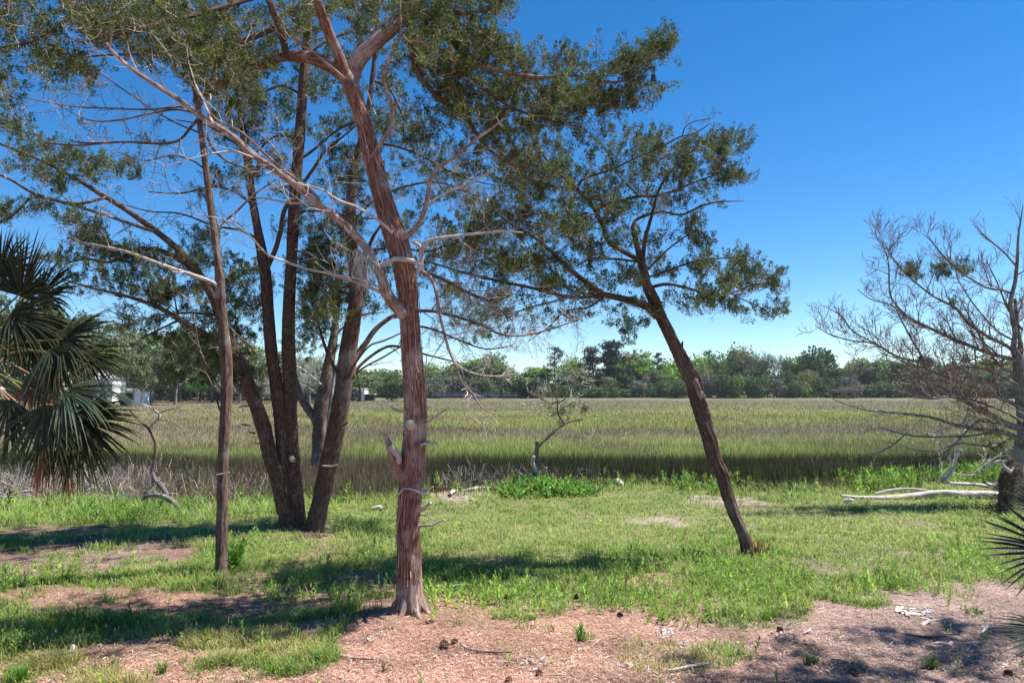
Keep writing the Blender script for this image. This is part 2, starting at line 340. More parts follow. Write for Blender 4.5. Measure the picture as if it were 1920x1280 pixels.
# ------------------------------------------------------------ trees
class Tree:
    def __init__(s, name, label, base, bark, cat='tree', group=None, twigcol=(.30, .235, .20)):
        s.root = empty(name, base, label, cat, group); s.base = base; s.bark = bark; s.sk = []; s.sr = []; s.tw = MB(); s.fo = MB(); s.pale = MB(); s.twc = np.array(twigcol); s.seed = len(label); s.ms = max(1.0, base[1]/8.0); s.wm = 1.0
        s.bigpts = []
    def limb(s, pts, name='limb', step=.10, sides=12, rough=.05, flare=None, mat=None, skel=True, wig=.34, capcol=None, ram=None):
        """pts: (px, py, width_px, depth)"""
        A = np.array([P(p[0], p[1], p[3]) for p in pts]); r = np.array([wpx(p[2], p[3]) for p in pts])*s.wm
        q, rr = spline(A, r, step); s.seed += 7
        mb = MB(); tube(mb, q, rr, sides, rough=rough, flare=flare, seed=s.seed, wig=wig, capcol=capcol)
        o = mb.build(name, mat or s.bark, s.root, smooth=True)
        if skel: s.sk.append(q); s.sr.append(rr)
        if ram: s.ramify(q, rr, **ram)
        return q
    def ramify(s, q, rr, lv=2, sp=.22, ln=.7, up=.25, t0=.2, ang=.9, col=None, keep=.75, tuft=None):
        """bare side twigs along a limb, in a few orders"""
        col = s.twc if col is None else np.array(col)
        cum = np.concatenate([[0], np.cumsum(np.linalg.norm(np.diff(q, axis=0), axis=1))]); Lq = cum[-1]
        level = [(q, cum, rr)]
        for k in range(lv):
            nxt = []; out = []; r0s = []; r1s = []
            for (pl, cm, rad) in level:
                Lt = cm[-1]; d = t0*Lt if k == 0 else .15*Lt
                while d < Lt:
                    if R.random() < keep:
                        i = min(np.searchsorted(cm, d), len(pl)-1); p = pl[i]; T = nrm(pl[i]-pl[max(i-1, 0)]) if i else nrm(pl[1]-pl[0])
                        sd = nrm(np.cross(T, R.normal(size=3))); dr = nrm(T*math.cos(ang)+sd*math.sin(ang)+np.array([0, 0, up])*R.random())
                        l = ln*(.55**k)*(.35+.65*(1-d/Lt))*(.6+.8*R.random())
                        K = 5; pts = [p]; dd = dr
                        for m in range(K-1):
                            dd = nrm(dd+R.normal(size=3)*.22+np.array([0, 0, up*.25])); pts.append(pts[-1]+dd*l/(K-1))
                        pts = np.array(pts); r0 = min(rad[i]*.6, (.004+.012*l)*s.ms)
                        out.append(pts); r0s.append(r0); r1s.append(.0016*s.ms)
                        c2 = np.concatenate([[0], np.cumsum(np.linalg.norm(np.diff(pts, axis=0), axis=1))])
                        nxt.append((pts, c2, np.linspace(r0, .0016*s.ms, K)))
                    d += sp*(.62**k)*(.5+R.random())
            if out: twigs(s.tw, np.array(out), np.maximum(np.array(r0s), .0025*s.ms), np.array(r1s), 3, jit(col, len(out), .2))
            level = nxt
        if tuft and level:
            ends = np.array([l[0][-1] for l in level]); dr = np.array([l[0][-1]-l[0][-2] for l in level]); m = R.random(len(ends)) < tuft
            s.tufts(ends[m], nrm(dr[m]))
    def tufts(s, pos, dr, size=1.0, k=13, col=(.088, .114, .034)):
        """dense upward-pointing plumes of short scaly sprigs"""
        N = len(pos)
        if N == 0: return
        k = int(k*4.3); ax = nrm(dr*.45+R.normal(size=(N, 3))*.38+np.array([0, 0, .62])); L = (.10+.20*R.random(N)**1.3)*size; W = L*(.20+.14*R.random(N))
        tc = jit(col, N, .22, .08); br = R.random(N) < .08; tc[br] = tc[br]*np.array([1.5, 1.05, .8]); lit_plume = R.random(N) < .25; tc[lit_plume] = tc[lit_plume]*np.array([1.5, 1.5, 1.1])  # some plumes coloured brighter at random as sunlit highlights
        t = R.random((N, k))**.8; u = nrm(np.cross(ax, R.normal(size=(N, 3)))); v = np.cross(ax, u); a = R.random((N, k))*6.283; rr = W[:, None]*(1.05-t)*np.minimum(1, .35+t*3)*R.random((N, k))**.5
        rad = np.cos(a)[..., None]*u[:, None]+np.sin(a)[..., None]*v[:, None]
        p = pos[:, None]+ax[:, None]*((t-.15)*L[:, None])[..., None]+rad*rr[..., None]
        d = nrm(ax[:, None]*.75+rad*.75+R.normal(size=(N, k, 3))*.25)
        ln = (.024+.030*R.random(N*k))*size; wd = (.0075+.007*R.random(N*k))*size
        leaves(s.fo, p.reshape(-1, 3), d.reshape(-1, 3), ln, wd, np.clip(np.repeat(tc, k, 0)*(1+R.normal(size=(N*k, 1))*.2), .004, 1))
    def crown(s, cl, size=1.0, bare=.0, k=13, col=(.088, .114, .034), rad=.0042):
        """cl: (px, py, rx, ry, depth, depth radius, n) -> twigs grown from the skeleton to clumps"""
        T = []
        for (px, py, rx, ry, d, dd, n) in cl:
            n = max(4, int(n*.62)); nc = max(2, n//6)
            a = R.random(nc)*6.283; r = np.sqrt(R.random(nc)); cx = px+rx*r*np.cos(a); cy = py+ry*r*np.sin(a); cd = d+dd*R.normal(size=nc)*1.15
            C = np.array([P(cx[i], cy[i], cd[i]) for i in range(nc)])
            idx = R.integers(0, nc, n); sg = (rx+ry)*.5*d/F*.13+.05
            T.append(C[idx]+R.normal(size=(n, 3))*sg*np.array([1, 1, .7]))
        T = np.concatenate(T); SK = np.concatenate(s.sk); nsk = len(SK)
        cap = nsk+len(T)*4+10; buf = np.zeros((cap, 3), np.float32); buf[:nsk] = SK; m = nsk
        d0 = np.array([np.min(((SK-t)**2).sum(1)) for t in T]); order = np.argsort(d0)
        lines = []; L = []
        for ii in order:
            t = T[ii]; dv = buf[:m]-t.astype(np.float32); i = int(np.argmin((dv*dv).sum(1))); p = buf[i].astype(float); l = np.linalg.norm(t-p)
            if l < 1e-3: continue
            D = (t-p); side = R.normal(size=3)*.10*l; sag = np.array([0, 0, -.08*l])
            pl = np.array([p, p+D*.3+side+sag, p+D*.65+side*.9+sag, t]); lines.append(pl); L.append(l)
            buf[m:m+3] = pl[1:]; m += 3
        A = np.array(lines); L = np.array(L)
        twigs(s.tw, A, np.clip((rad*.55+.009*L)*s.ms**.5, .003, .024), np.full(len(L), .0022*s.ms), 3, jit(s.twc, len(L), .22))
        e = A[:, -1]; dr = nrm(A[:, -1]-A[:, -2]); keep = R.random(len(e)) > bare
        s.tufts(e[keep], dr[keep], size, k, col)
        h = keep & (R.random(len(e)) < .4); s.tufts((A[:, 2]+R.normal(size=A[:, 2].shape)*.03)[h], dr[h], size*.8, max(6, k-4), col)
        fine = ~keep | (R.random(len(e)) < .35); e2 = e[fine]; K = 3
        ee = np.repeat(e2, K, 0); dd = nrm(np.repeat(dr[fine], K, 0)+R.normal(size=(len(ee), 3))*.7); ll = (.06+.14*R.random(len(ee)))[:, None]
        twigs(s.tw, np.stack([ee, ee+dd*ll*.5+R.normal(size=ee.shape)*.01, ee+dd*ll], 1), np.full(len(ee), .0024*s.ms), np.full(len(ee), .0014*s.ms), 3, jit(s.twc, len(ee), .2))
    def done(s, fol='foliage'):
        if s.tw.n: s.tw.build('twigs', M_TWIG, s.root)
        if s.fo.n: s.fo.build(fol, M_FOL, s.root)
        return s.root
def at(l, d0, d1=None):
    """(x,y,w) list -> with depth going from d0 to d1"""
    d1 = d0 if d1 is None else d1; n = len(l)
    return [(*p[:3], p[3] if len(p) > 3 else d0+(d1-d0)*i/(n-1)) for i, p in enumerate(l)]
def onground(px, py):
    g = G(px, py)
    for _ in range(4): g = G(px, py, gz(g[0], g[1]))
    return g

# --- main red cedar
D = onground(769, 1142)[1]
b0 = onground(769, 1142)
T1 = Tree('cedar_tree', 'tall cedar with reddish peeling bark, nearest of all the trunks, standing on the pine straw', b0, M_CEDAR, twigcol=(.36, .30, .26))
T1.wm = 0.88
T1.limb(at([(770, 1160, 50), (769, 1125, 50), (767, 1060, 50), (766, 980, 49), (771, 900, 50), (776, 850, 50), (779, 790, 48), (778, 730, 46), (772, 655, 42), (768, 590, 40), (763, 530, 46), (748, 462, 48), (725, 395, 43), (704, 320, 38), (686, 245, 34), (668, 188, 33), (655, 150, 36), (650, 128, 30)], D),
        'trunk', .03, 56, .034, flare=(.62, .17, 5), wig=.03)
T1.limb(at([(655, 165, 26), (640, 115, 25), (622, 70, 23), (606, 25, 22), (592, -20, 20), (575, -90, 15), (560, -160, 8)], D, D-.6), mat=M_CEDAR, step=.06, sides=16)
T1.limb(at([(655, 165, 30), (668, 112, 36), (700, 74, 35), (738, 42, 34), (765, 8, 30), (785, -50, 24), (800, -130, 14)], D, D+.2), mat=M_LIMB, step=.06, sides=18)
T1.limb(at([(650, 150, 26), (628, 130, 30), (600, 116, 29), (571, 109, 26), (537, 107, 22), (504, 117, 18), (463, 128, 14), (420, 150, 10), (380, 175, 6)], D, D+1.2), mat=M_CEDAR, sides=14)
T1.limb(at([(537, 110, 15), (532, 75, 16), (520, 35, 16), (505, -5, 15), (492, -70, 10)], D+.5, D+.2), mat=M_DARKB)
T1.limb(at([(514, 54, 11), (470, 70, 11), (420, 88, 9), (385, 112, 7), (353, 134, 5)], D+.4, D+1.0), mat=M_DARKB)
T1.limb(at([(500, -12, 14), (457, 0, 12), (410, 14, 11), (350, 30, 9), (302, 42, 7), (230, 62, 5), (150, 80, 3)], D+.3, D-1.0), mat=M_DARKB, ram=dict(lv=2, sp=.25, ln=.6, tuft=.5))
T1.limb(at([(450, -10, 10), (395, 30, 10), (336, 67, 9), (285, 94, 8), (252, 100, 6), (190, 104, 4), (120, 112, 3)], D+.4, D+.9), mat=M_DARKB)
T1.limb(at([(300, -20, 9), (220, 10, 8), (130, 40, 7), (70, 75, 5), (0, 90, 4)], D-.6, D-1.2), mat=M_DARKB)
PB = dict(mat=M_LIMB)
q = T1.limb(at([(760, 592, 30), (743, 572, 27), (724, 545, 24), (717, 518, 21), (702, 490, 19), (687, 465, 18), (663, 439, 17), (640, 417, 16), (605, 393, 15), (554, 349, 14), (512, 318, 13), (470, 290, 12), (430, 252, 11.5), (369, 214, 11), (336, 188, 10), (285, 156, 9), (235, 121, 8), (198, 87, 7), (175, 54, 6), (156, 12, 5), (107, 0, 3)], D-.05, D-1.3), step=.07, sides=14, ram=dict(lv=3, sp=.30, ln=1.15, up=.15, t0=.22, keep=.8, col=(.40, .33, .29)), **PB)
T1.limb(at([(150, 14, 3), (130, -10, 2)], D-1.3), **PB)
T1.limb(at([(601, 393, 7), (598, 372, 6), (571, 352, 6), (500, 296, 5), (453, 250, 4), (403, 222, 3), (380, 180, 2)], D-.35, D-.9), ram=dict(lv=3, sp=.24, ln=.8, t0=.15, col=(.42, .35, .31)), **PB)
T1.limb(at([(790, 498, 9), (776, 488, 10), (762, 483, 11), (741, 481, 11), (722, 491, 12), (708, 496, 12), (694, 489, 11), (682, 476, 9), (668, 468, 5)], D-.2), mat=M_PALE)
T1.limb(at([(782, 512, 9), (787, 500, 10), (788, 480, 9), (784, 462, 9), (772, 452, 8)], D-.18), mat=M_PALE)
T1.limb(at([(787, 480, 8), (792, 462, 8), (803, 452, 8), (830, 447, 7), (870, 442, 6), (905, 438, 6), (940, 434, 5), (980, 436, 3)], D-.2, D-.5), mat=M_PALE, ram=dict(lv=2, sp=.25, ln=.45, t0=.4))
T1.limb(at([(780, 505, 8), (789, 509, 9), (806, 522, 9), (815, 545, 8), (819, 575, 7), (826, 611, 6), (836, 652, 6), (853, 689, 5), (866, 719, 4), (886, 739, 4), (903, 763, 3), (930, 779, 2)], D-.1, D-.7), mat=M_LIMB, ram=dict(lv=3, sp=.16, ln=.55, t0=.45, up=-.05, col=(.5, .44, .40)))
T1.limb(at([(850, 680, 5), (866, 690, 4), (890, 700, 3), (925, 705, 2), (960, 700, 1.5)], D-.6, D-.7), mat=M_PALE, ram=dict(lv=3, sp=.1, ln=.35, up=.0, col=(.5, .44, .40)))
T1.limb(at([(752, 448, 11), (762, 444, 12), (781, 425, 12), (794, 398, 11), (801, 370, 10), (805, 340, 9), (820, 315, 8), (848, 299, 7), (875, 276, 6), (902, 255, 6), (925, 240, 5), (946, 222, 4)], D-.12, D-.5), mat=M_LIMB, ram=dict(lv=2, sp=.3, ln=.5, t0=.3))
T1.limb(at([(803, 382, 5), (835, 362, 4), (875, 346, 4), (922, 322, 2)], D-.25, D-.6), mat=M_PALE, ram=dict(lv=2, sp=.2, ln=.4))
T1.limb(at([(696, 296, 9), (712, 272, 9), (731, 242, 9), (737, 215, 8), (733, 185, 8), (721, 151, 7), (724, 125, 7), (738, 97, 6), (751, 70, 6), (751, 30, 5), (749, -10, 5)], D-.1, D-.35), mat=M_LIMB)
T1.limb(at([(735, 436, 6), (720, 421, 7), (699, 404, 6), (668, 385, 6), (640, 375, 5), (600, 352, 4), (550, 340, 3), (500, 300, 2)], D-.2, D-.9), mat=M_PALE, ram=dict(lv=3, sp=.24, ln=.8, t0=.15, col=(.42, .35, .31)))
T1.limb(at([(722, 552, 6), (700, 543, 6), (668, 531, 6), (620, 517, 5), (567, 507, 5), (532, 494, 5), (500, 480, 4), (464, 440, 4), (420, 413, 3), (370, 402, 2)], D-.1, D-1.2), mat=M_PALE, ram=dict(lv=3, sp=.24, ln=.8, t0=.15, col=(.42, .35, .31)))
T1.limb(at([(712, 540, 5), (690, 528, 5), (660, 520, 4), (620, 512, 3), (590, 490, 2)], D-.2, D-.6), mat=M_PALE, ram=dict(lv=2, sp=.25, ln=.4))
T1.limb(at([(648, 150, 8), (620, 125, 7), (590, 98, 6), (565, 84, 5), (545, 60, 4), (520, 30, 3)], D-.1, D-.5), mat=M_LIMB)
T1.limb(at([(768, 60, 20), (774, 67, 16), (800, 86, 14), (828, 101, 13), (875, 124, 11), (925, 138, 10), (986, 151, 9), (1020, 152, 8), (1060, 143, 7), (1110, 146, 6), (1144, 151, 6), (1194, 134, 4), (1238, 94, 3), (1258, 70, 2)], D+.1, D+.5), mat=M_LIMB, sides=12)
T1.limb(at([(770, 62, 18), (774, 100, 16), (786, 138, 13), (828, 188, 12), (875, 218, 10), (900, 260, 8), (935, 295, 7), (986, 319, 5)], D+.15, D+.9), mat=M_DARKB)
T1.limb(at([(850, 112, 7), (900, 160, 7), (960, 200, 6), (1030, 225, 5), (1090, 240, 3)], D+.2, D+.4), mat=M_DARKB)
T1.limb(at([(770, 30, 14), (820, 20, 11), (880, 25, 8), (930, 15, 4)], D+.1, D+.3), mat=M_DARKB)
T1.limb(at([(770, 586, 7), (800, 582, 7), (836, 588, 6), (903, 608, 5), (937, 625, 5), (987, 628, 4), (1037, 615, 4), (1088, 598, 2)], D+.2, D+1.2), mat=M_DARKB, ram=dict(lv=3, sp=.12, ln=.7, t0=.1, up=.0, col=(.40, .34, .30)))
T1.limb(at([(770, 610, 5), (810, 618, 5), (860, 640, 4), (910, 655, 3), (960, 648, 2)], D+.2, D+.9), mat=M_DARKB, ram=dict(lv=3, sp=.10, ln=.6, up=-.05, col=(.42, .36, .32)))
T1.limb(at([(775, 505, 9), (830, 520, 8), (880, 545, 7), (920, 565, 5), (960, 600, 3)], D+.2, D+1.1), mat=M_DARKB, ram=dict(lv=3, sp=.12, ln=.7, up=.0, col=(.38, .32, .28)))
for l, wd in (([(772, 774, 7), (745, 768, 6), (732, 758, 5), (718, 751, 4)], 0), ([(793, 800, 6), (805, 791, 6), (820, 779, 6), (838, 766, 4)], 0), ([(788, 838, 7), (800, 832, 6), (821, 830, 4)], 0), ([(792, 834, 5), (806, 824, 3)], 0),
              ([(786, 958, 9), (800, 948, 8), (808, 942, 6)], 0), ([(786, 986, 6), (808, 980, 5), (833, 974, 3)], 0), ([(786, 965, 3), (800, 966, 3), (815, 975, 2)], 0), ([(748, 926, 3), (757, 917, 4), (775, 919, 5), (790, 925, 6), (803, 927, 4)], 1), ([(785, 925, 6), (800, 918, 5), (812, 912, 3)], 0)):
    T1.limb(at(l, D-(.19 if wd else .04), D-(.2 if wd else .25)), 'branch_stub', .04, 8, .06, mat=M_PALE, skel=False)
T1.limb(at([(762, 905, 30), (748, 878, 26), (738, 853, 20), (729, 830, 14), (723, 812, 5)], D-.02, D-.15), 'branch_stub', .03, 12, .10, mat=M_LIMB, skel=False)
T1.limb(at([(748, 868, 12), (738, 850, 12), (733, 836, 12)], D-.12, D-.2), 'branch_stub', .03, 10, .06, mat=M_PALE, skel=False)
T1.limb([(775, 800, 21, D-.05), (769, 795, 20, D-.12), (766, 793, 19, D-.17)], 'branch_stub', .03, 14, .03, mat=M_CUT, skel=False)
for a_, l_ in ((3.6, .34), (4.4, .30), (5.2, .36), (5.9, .26), (2.9, .24), (.2, .3), (1.5, .3)):
    o_ = np.array([math.cos(a_), math.sin(a_), 0]); x_, y_ = b0[0], b0[1]; z_ = lambda r: gz(x_+o_[0]*r, y_+o_[1]*r)
    q_, r_ = spline([b0+o_*.07+[0, 0, .30], b0+o_*.115+[0, 0, .14], np.array([x_+o_[0]*.19, y_+o_[1]*.19, z_(.19)+.03]), np.array([x_+o_[0]*l_, y_+o_[1]*l_, z_(l_)-.02])], [.06, .055, .042, .018], .03)
    _m = MB(); tube(_m, q_, r_, 14, rough=.07, seed=int(a_*10)); _m.build('root', M_LIMB, T1.root, smooth=True)
_q, _r = T1.sk[0], T1.sr[0]; _A = []; _rg = np.random.default_rng(4)
for _ in range(520):
    i_ = _rg.integers(4, len(_q)-14); th_ = _rg.random()*6.283; o_ = np.array([math.cos(th_), math.sin(th_), 0]); n_ = _rg.integers(5, 13); pl_ = []
    for k_ in range(4):
        ii_ = i_+int(n_*k_/3); pl_.append(_q[ii_]+o_*(_r[ii_]*1.0+.004+(.012+.02*_rg.random())*(k_ in (0, 3))*_rg.random())+_rg.normal(size=3)*.003)
    _A.append(pl_)
_m = MB(); twigs(_m, np.array(_A), np.full(520, .0035), np.full(520, .0018), 3, jit((.46, .31, .245), 520, .3)); _m.build('bark_strips', M_TWIG, T1.root)
T1.crown([(800, 20, 60, 35, D+.4, .4, 170), (870, 30, 70, 40, D+.4, .4, 260), (935, 20, 25, 30, D+.4, .2, 60), (850, 85, 75, 45, D+.5, .5, 240), (920, 110, 50, 35, D+.5, .4, 130), (905, 165, 80, 45, D+.6, .5, 260), (985, 120, 50, 22, D+.3, .2, 80), (1000, 185, 70, 40, D+.7, .4, 220),
          (1080, 165, 60, 30, D+.5, .3, 120), (1060, 115, 50, 18, D+.4, .2, 50), (1090, 215, 70, 45, D+.8, .4, 200), (1150, 130, 40, 18, D+.4, .2, 70), (1195, 115, 30, 22, D+.45, .2, 80), (1205, 165, 35, 28, D+.5, .2, 80), (1238, 95, 18, 22, D+.5, .15, 60), (1252, 75, 8, 9, D+.5, .1, 18), (1185, 195, 18, 16, D+.5, .1, 25), (1110, 190, 40, 16, D+.5, .2, 50),
          (900, 230, 70, 40, D+.9, .5, 170), (960, 270, 80, 45, D+1, .5, 190), (830, 170, 60, 50, D+.7, .5, 150), (800, 110, 40, 50, D+.6, .4, 110), (880, 310, 60, 40, D+1, .5, 60), (790, 250, 50, 40, D+.8, .5, 50)], size=1.05)
T1.crown([(90, 20, 110, 35, D-.9, .4, 170), (220, 40, 110, 38, D-.6, .5, 300), (330, 60, 90, 48, D-.2, .6, 290), (60, 75, 70, 40, D-1, .4, 110), (420, 40, 70, 50, D+.3, .6, 190), (560, 30, 60, 40, D+.3, .6, 130), (470, 110, 50, 40, D+.9, .5, 110),
          (80, 130, 90, 30, D-.9, .4, 90), (640, 20, 60, 35, D+.4, .5, 90), (390, 130, 60, 40, D+1, .5, 130), (700, 30, 60, 40, D+.5, .5, 110), (20, 160, 60, 40, D-1, .4, 60), (160, 110, 70, 30, D-.4, .5, 90)], size=1.05, bare=.15)
T1.crown([(930, 600, 70, 40, D+1, .4, 60), (860, 480, 60, 40, D+.6, .5, 70), (980, 585, 60, 30, D+1.2, .3, 60), (700, 350, 60, 80, D+.6, .6, 50), (850, 400, 60, 40, D+.5, .5, 60)], size=.9, bare=.55)
T1.done()

# --- leaning cedar on the right
b0 = onground(1407, 1042); D = b0[1]
T2 = Tree('cedar_tree', 'leaning cedar with a dark split trunk, alone in the sunny grass on the right', b0, M_DARKB)
T2.wm = 0.74
T2.limb(at([(1412, 1062, 26), (1402, 1030, 27), (1385, 980, 27), (1362, 910, 29), (1337, 840, 33), (1313, 765, 36), (1290, 700, 34), (1262, 645, 31), (1242, 602, 28), (1228, 572, 28), (1213, 530, 24), (1204, 495, 20), (1198, 470, 14)], D), 'trunk', .04, 34, .085, flare=(.7, .15, 4), wig=.2)
kw = dict(mat=M_DARKB, sides=10)
T2.limb(at([(1318, 745, 16), (1308, 735, 14), (1303, 718, 12), (1306, 710, 8)], D-.12), 'branch_stub', .04, 10, .1, mat=M_LIMB, skel=False)
T2.limb(at([(1272, 662, 12), (1281, 655, 10), (1280, 640, 4)], D-.05), 'branch_stub', .04, 10, .1, mat=M_DARKB, skel=False)
T2.limb(at([(1205, 498, 12), (1210, 456, 11), (1218, 430, 10), (1226, 403, 8), (1236, 364, 7), (1243, 344, 6), (1262, 318, 4), (1280, 290, 2)], D, D-.4), **kw)
T2.limb(at([(1202, 492, 16), (1194, 456, 14), (1188, 428, 12), (1192, 416, 9), (1213, 406, 8), (1243, 400, 7), (1279, 405, 6), (1318, 387, 6), (1348, 379, 4), (1394, 377, 2)], D, D+.3), **kw)
T2.limb(at([(1200, 488, 13), (1167, 469, 13), (1144, 453, 12), (1131, 417, 11), (1115, 384, 10), (1085, 351, 9), (1059, 331, 7), (1033, 308, 6), (1010, 275, 4), (990, 240, 2)], D, D-.5), **kw)
T2.limb(at([(1083, 350, 7), (1090, 338, 7), (1112, 328, 6), (1148, 315, 6), (1197, 292, 5), (1243, 272, 5), (1272, 257, 4), (1305, 249, 3), (1330, 232, 2)], D-.35, D-.6), ram=dict(lv=3, sp=.2, ln=.4, t0=.5, up=.5, col=(.22, .14, .13)), **kw)
T2.limb(at([(1278, 257, 3), (1284, 240, 3), (1305, 228, 2), (1335, 222, 1.5)], D-.55, D-.6), ram=dict(lv=3, sp=.1, ln=.3, up=.3, col=(.24, .15, .14)), **kw)
T2.limb(at([(1120, 390, 8), (1145, 381, 9), (1164, 376, 9), (1197, 367, 9), (1230, 366, 8), (1260, 358, 7), (1295, 344, 5), (1344, 325, 4), (1390, 300, 2)], D-.2, D-.1), **kw)
T2.limb(at([(1197, 367, 5), (1175, 345, 5), (1158, 325, 4), (1140, 285, 3), (1100, 245, 2)], D-.15, D+.1), **kw)
T2.limb(at([(1232, 592, 24), (1215, 575, 22), (1184, 564, 19), (1155, 557, 17), (1131, 551, 15), (1105, 535, 14), (1069, 508, 12), (1036, 479, 10), (1000, 446, 8), (965, 425, 5), (930, 400, 3)], D, D-.9), mat=M_DARKB, sides=14)
T2.limb(at([(1140, 553, 10), (1110, 555, 10), (1082, 558, 9), (1040, 550, 8), (1000, 540, 8), (937, 527, 7), (870, 511, 6), (802, 490, 4)], D-.1, D-1.0), **kw)
T2.limb(at([(1138, 552, 7), (1100, 575, 5), (1060, 580, 4), (1030, 610, 3), (990, 640, 2)], D-.2, D), ram=dict(lv=3, sp=.2, ln=.5, up=.05), **kw)
T2.limb(at([(1218, 540, 9), (1245, 533, 8), (1269, 535, 7), (1305, 544, 6), (1338, 554, 6), (1374, 549, 5), (1426, 531, 4), (1472, 538, 2)], D, D-.3), **kw)
T2.limb(at([(1370, 550, 4), (1395, 562, 3), (1430, 578, 3), (1452, 598, 2)], D-.2, D-.3), **kw)
T2.limb(at([(1200, 492, 6), (1170, 487, 6), (1141, 485, 6), (1108, 485, 5), (1080, 500, 3)], D, D+.4), **kw)
T2.limb(at([(1215, 520, 6), (1260, 505, 6), (1310, 490, 5), (1350, 485, 4), (1400, 480, 2)], D, D+.4), **kw)
T2.limb(at([(1210, 510, 6), (1250, 470, 5), (1290, 440, 4), (1310, 430, 2)], D, D+.5), **kw)
d = D
for l_ in ([(1100, 533, 7), (1060, 560, 6), (1010, 575, 5), (950, 590, 4), (890, 590, 2)], [(1040, 482, 7), (990, 490, 6), (930, 480, 5), (870, 490, 4), (820, 470, 2)], [(1085, 351, 6), (1040, 350, 5), (980, 340, 4), (920, 330, 3), (880, 300, 2)], [(1120, 400, 6), (1070, 410, 5), (1010, 400, 4), (950, 405, 3), (900, 380, 2)]):
    T2.limb(at(l_, D-.4, D-1.0), mat=M_LIMB, sides=9, ram=dict(lv=3, sp=.16, ln=.8, up=.05, t0=.1, tuft=.05, col=(.34, .29, .26)))
T2.crown([(1180, 258, 50, 18, d, .3, 60), (1225, 290, 45, 30, d-.3, .3, 120), (1150, 300, 50, 25, d-.2, .3, 80), (1290, 290, 40, 25, d-.3, .3, 90), (1345, 275, 40, 22, d-.2, .3, 90), (1388, 272, 14, 20, d-.2, .1, 34), (1300, 325, 50, 20, d-.1, .3, 80), (1365, 315, 32, 25, d-.1, .2, 60), (1370, 358, 22, 20, d, .2, 36), (1320, 365, 45, 18, d+.1, .3, 50),
          (1185, 345, 60, 25, d-.1, .4, 80), (1250, 385, 40, 20, d, .3, 40), (1100, 400, 60, 35, d-.3, .4, 130), (1160, 400, 35, 25, d, .3, 90), (1060, 350, 50, 35, d-.4, .4, 90), (1040, 290, 50, 35, d-.5, .3, 100), (1290, 440, 28, 30, d+.3, .3, 60), (1310, 465, 22, 20, d+.3, .2, 36),
          (1335, 498, 45, 20, d+.2, .3, 110), (1400, 485, 26, 12, d+.3, .2, 50), (1240, 500, 30, 25, d+.1, .3, 60), (1400, 530, 50, 22, d-.1, .3, 130), (1462, 538, 18, 16, d-.3, .1, 40), (1455, 595, 14, 20, d-.3, .1, 36), (1340, 545, 50, 18, d-.1, .3, 90), (1290, 565, 50, 18, d-.1, .3, 60), (1380, 580, 50, 18, d-.2, .3, 60),
          (1120, 450, 60, 30, d-.1, .4, 90), (1080, 475, 50, 30, d-.2, .4, 70), (1150, 520, 60, 22, d, .4, 90), (1060, 540, 60, 25, d-.3, .4, 60), (1180, 590, 40, 25, d-.1, .3, 70), (1185, 620, 25, 16, d-.1, .2, 34), (1060, 590, 40, 18, d-.1, .2, 40), (1100, 550, 50, 22, d-.2, .3, 50), (980, 480, 60, 30, d-.8, .4, 60), (920, 520, 60, 30, d-.9, .3, 50), (1010, 380, 60, 45, d-.5, .5, 110), (960, 340, 70, 40, d-.5, .5, 90), (940, 410, 70, 40, d-.6, .5, 80),
          (1220, 450, 25, 20, d, .2, 40), (1030, 440, 60, 40, d-.6, .5, 110), (1000, 330, 50, 35, d-.5, .4, 90), (1120, 350, 50, 30, d-.3, .4, 80), (900, 440, 50, 35, d-.7, .4, 60), (1260, 330, 50, 25, d-.2, .3, 60), (930, 480, 60, 35, d-.8, .5, 80), (990, 540, 60, 30, d-.6, .5, 90), (1040, 510, 50, 30, d-.5, .4, 80), (900, 560, 60, 30, d-.9, .5, 60), (870, 440, 50, 40, d-.9, .5, 60), (960, 380, 50, 35, d-.6, .4, 70), (1060, 420, 50, 35, d-.4, .4, 80)], size=1.12, bare=.16)
T2.done()

# --- slim tree on the left
b0 = onground(416, 1076); D = b0[1]
T3 = Tree('cedar_tree', 'slim straight tree with smooth grey-brown bark, left of the trunk cluster and nearer than it', b0, M_GREYB)
T3.wm = 0.8
T3.limb(at([(416, 1095, 29), (415, 1060, 28), (416, 1010, 27), (417, 960, 26), (419, 880, 24), (421, 800, 25), (424, 720, 28), (424, 660, 26), (418, 610, 24), (415, 560, 23), (411, 515, 20), (405, 460, 17), (399, 410, 16), (392, 350, 15), (384, 290, 14), (374, 220, 13), (365, 160, 12), (355, 100, 10), (348, 30, 8), (344, -60, 5)], D), 'trunk', .05, 28, .055, flare=(.75, .13, 4), wig=.12)
kw = dict(mat=M_GREYB, sides=9)
T3.limb(at([(412, 540, 11), (400, 530, 10), (370, 518, 9), (319, 501, 8), (269, 482, 7), (235, 470, 6), (188, 460, 5), (144, 450, 4), (111, 423, 2)], D, D-.8), mat=M_PALE, ram=dict(lv=3, sp=.22, ln=.65, tuft=.06))
T3.limb(at([(404, 436, 5), (420, 418, 5), (450, 395, 5), (480, 365, 4), (517, 336, 3)], D, D+.4), **kw)
T3.limb(at([(372, 222, 7), (358, 238, 7), (336, 262, 6), (302, 269, 6), (235, 266, 5), (190, 268, 5), (151, 268, 4), (128, 262, 2)], D, D-.5), ram=dict(lv=3, sp=.2, ln=.6, col=(.25, .19, .18)), **kw)
T3.limb(at([(200, 268, 4), (150, 274, 4), (90, 268, 4), (57, 242, 2)], D-.3, D-.6), ram=dict(lv=2, sp=.2, ln=.4, tuft=.4), **kw)
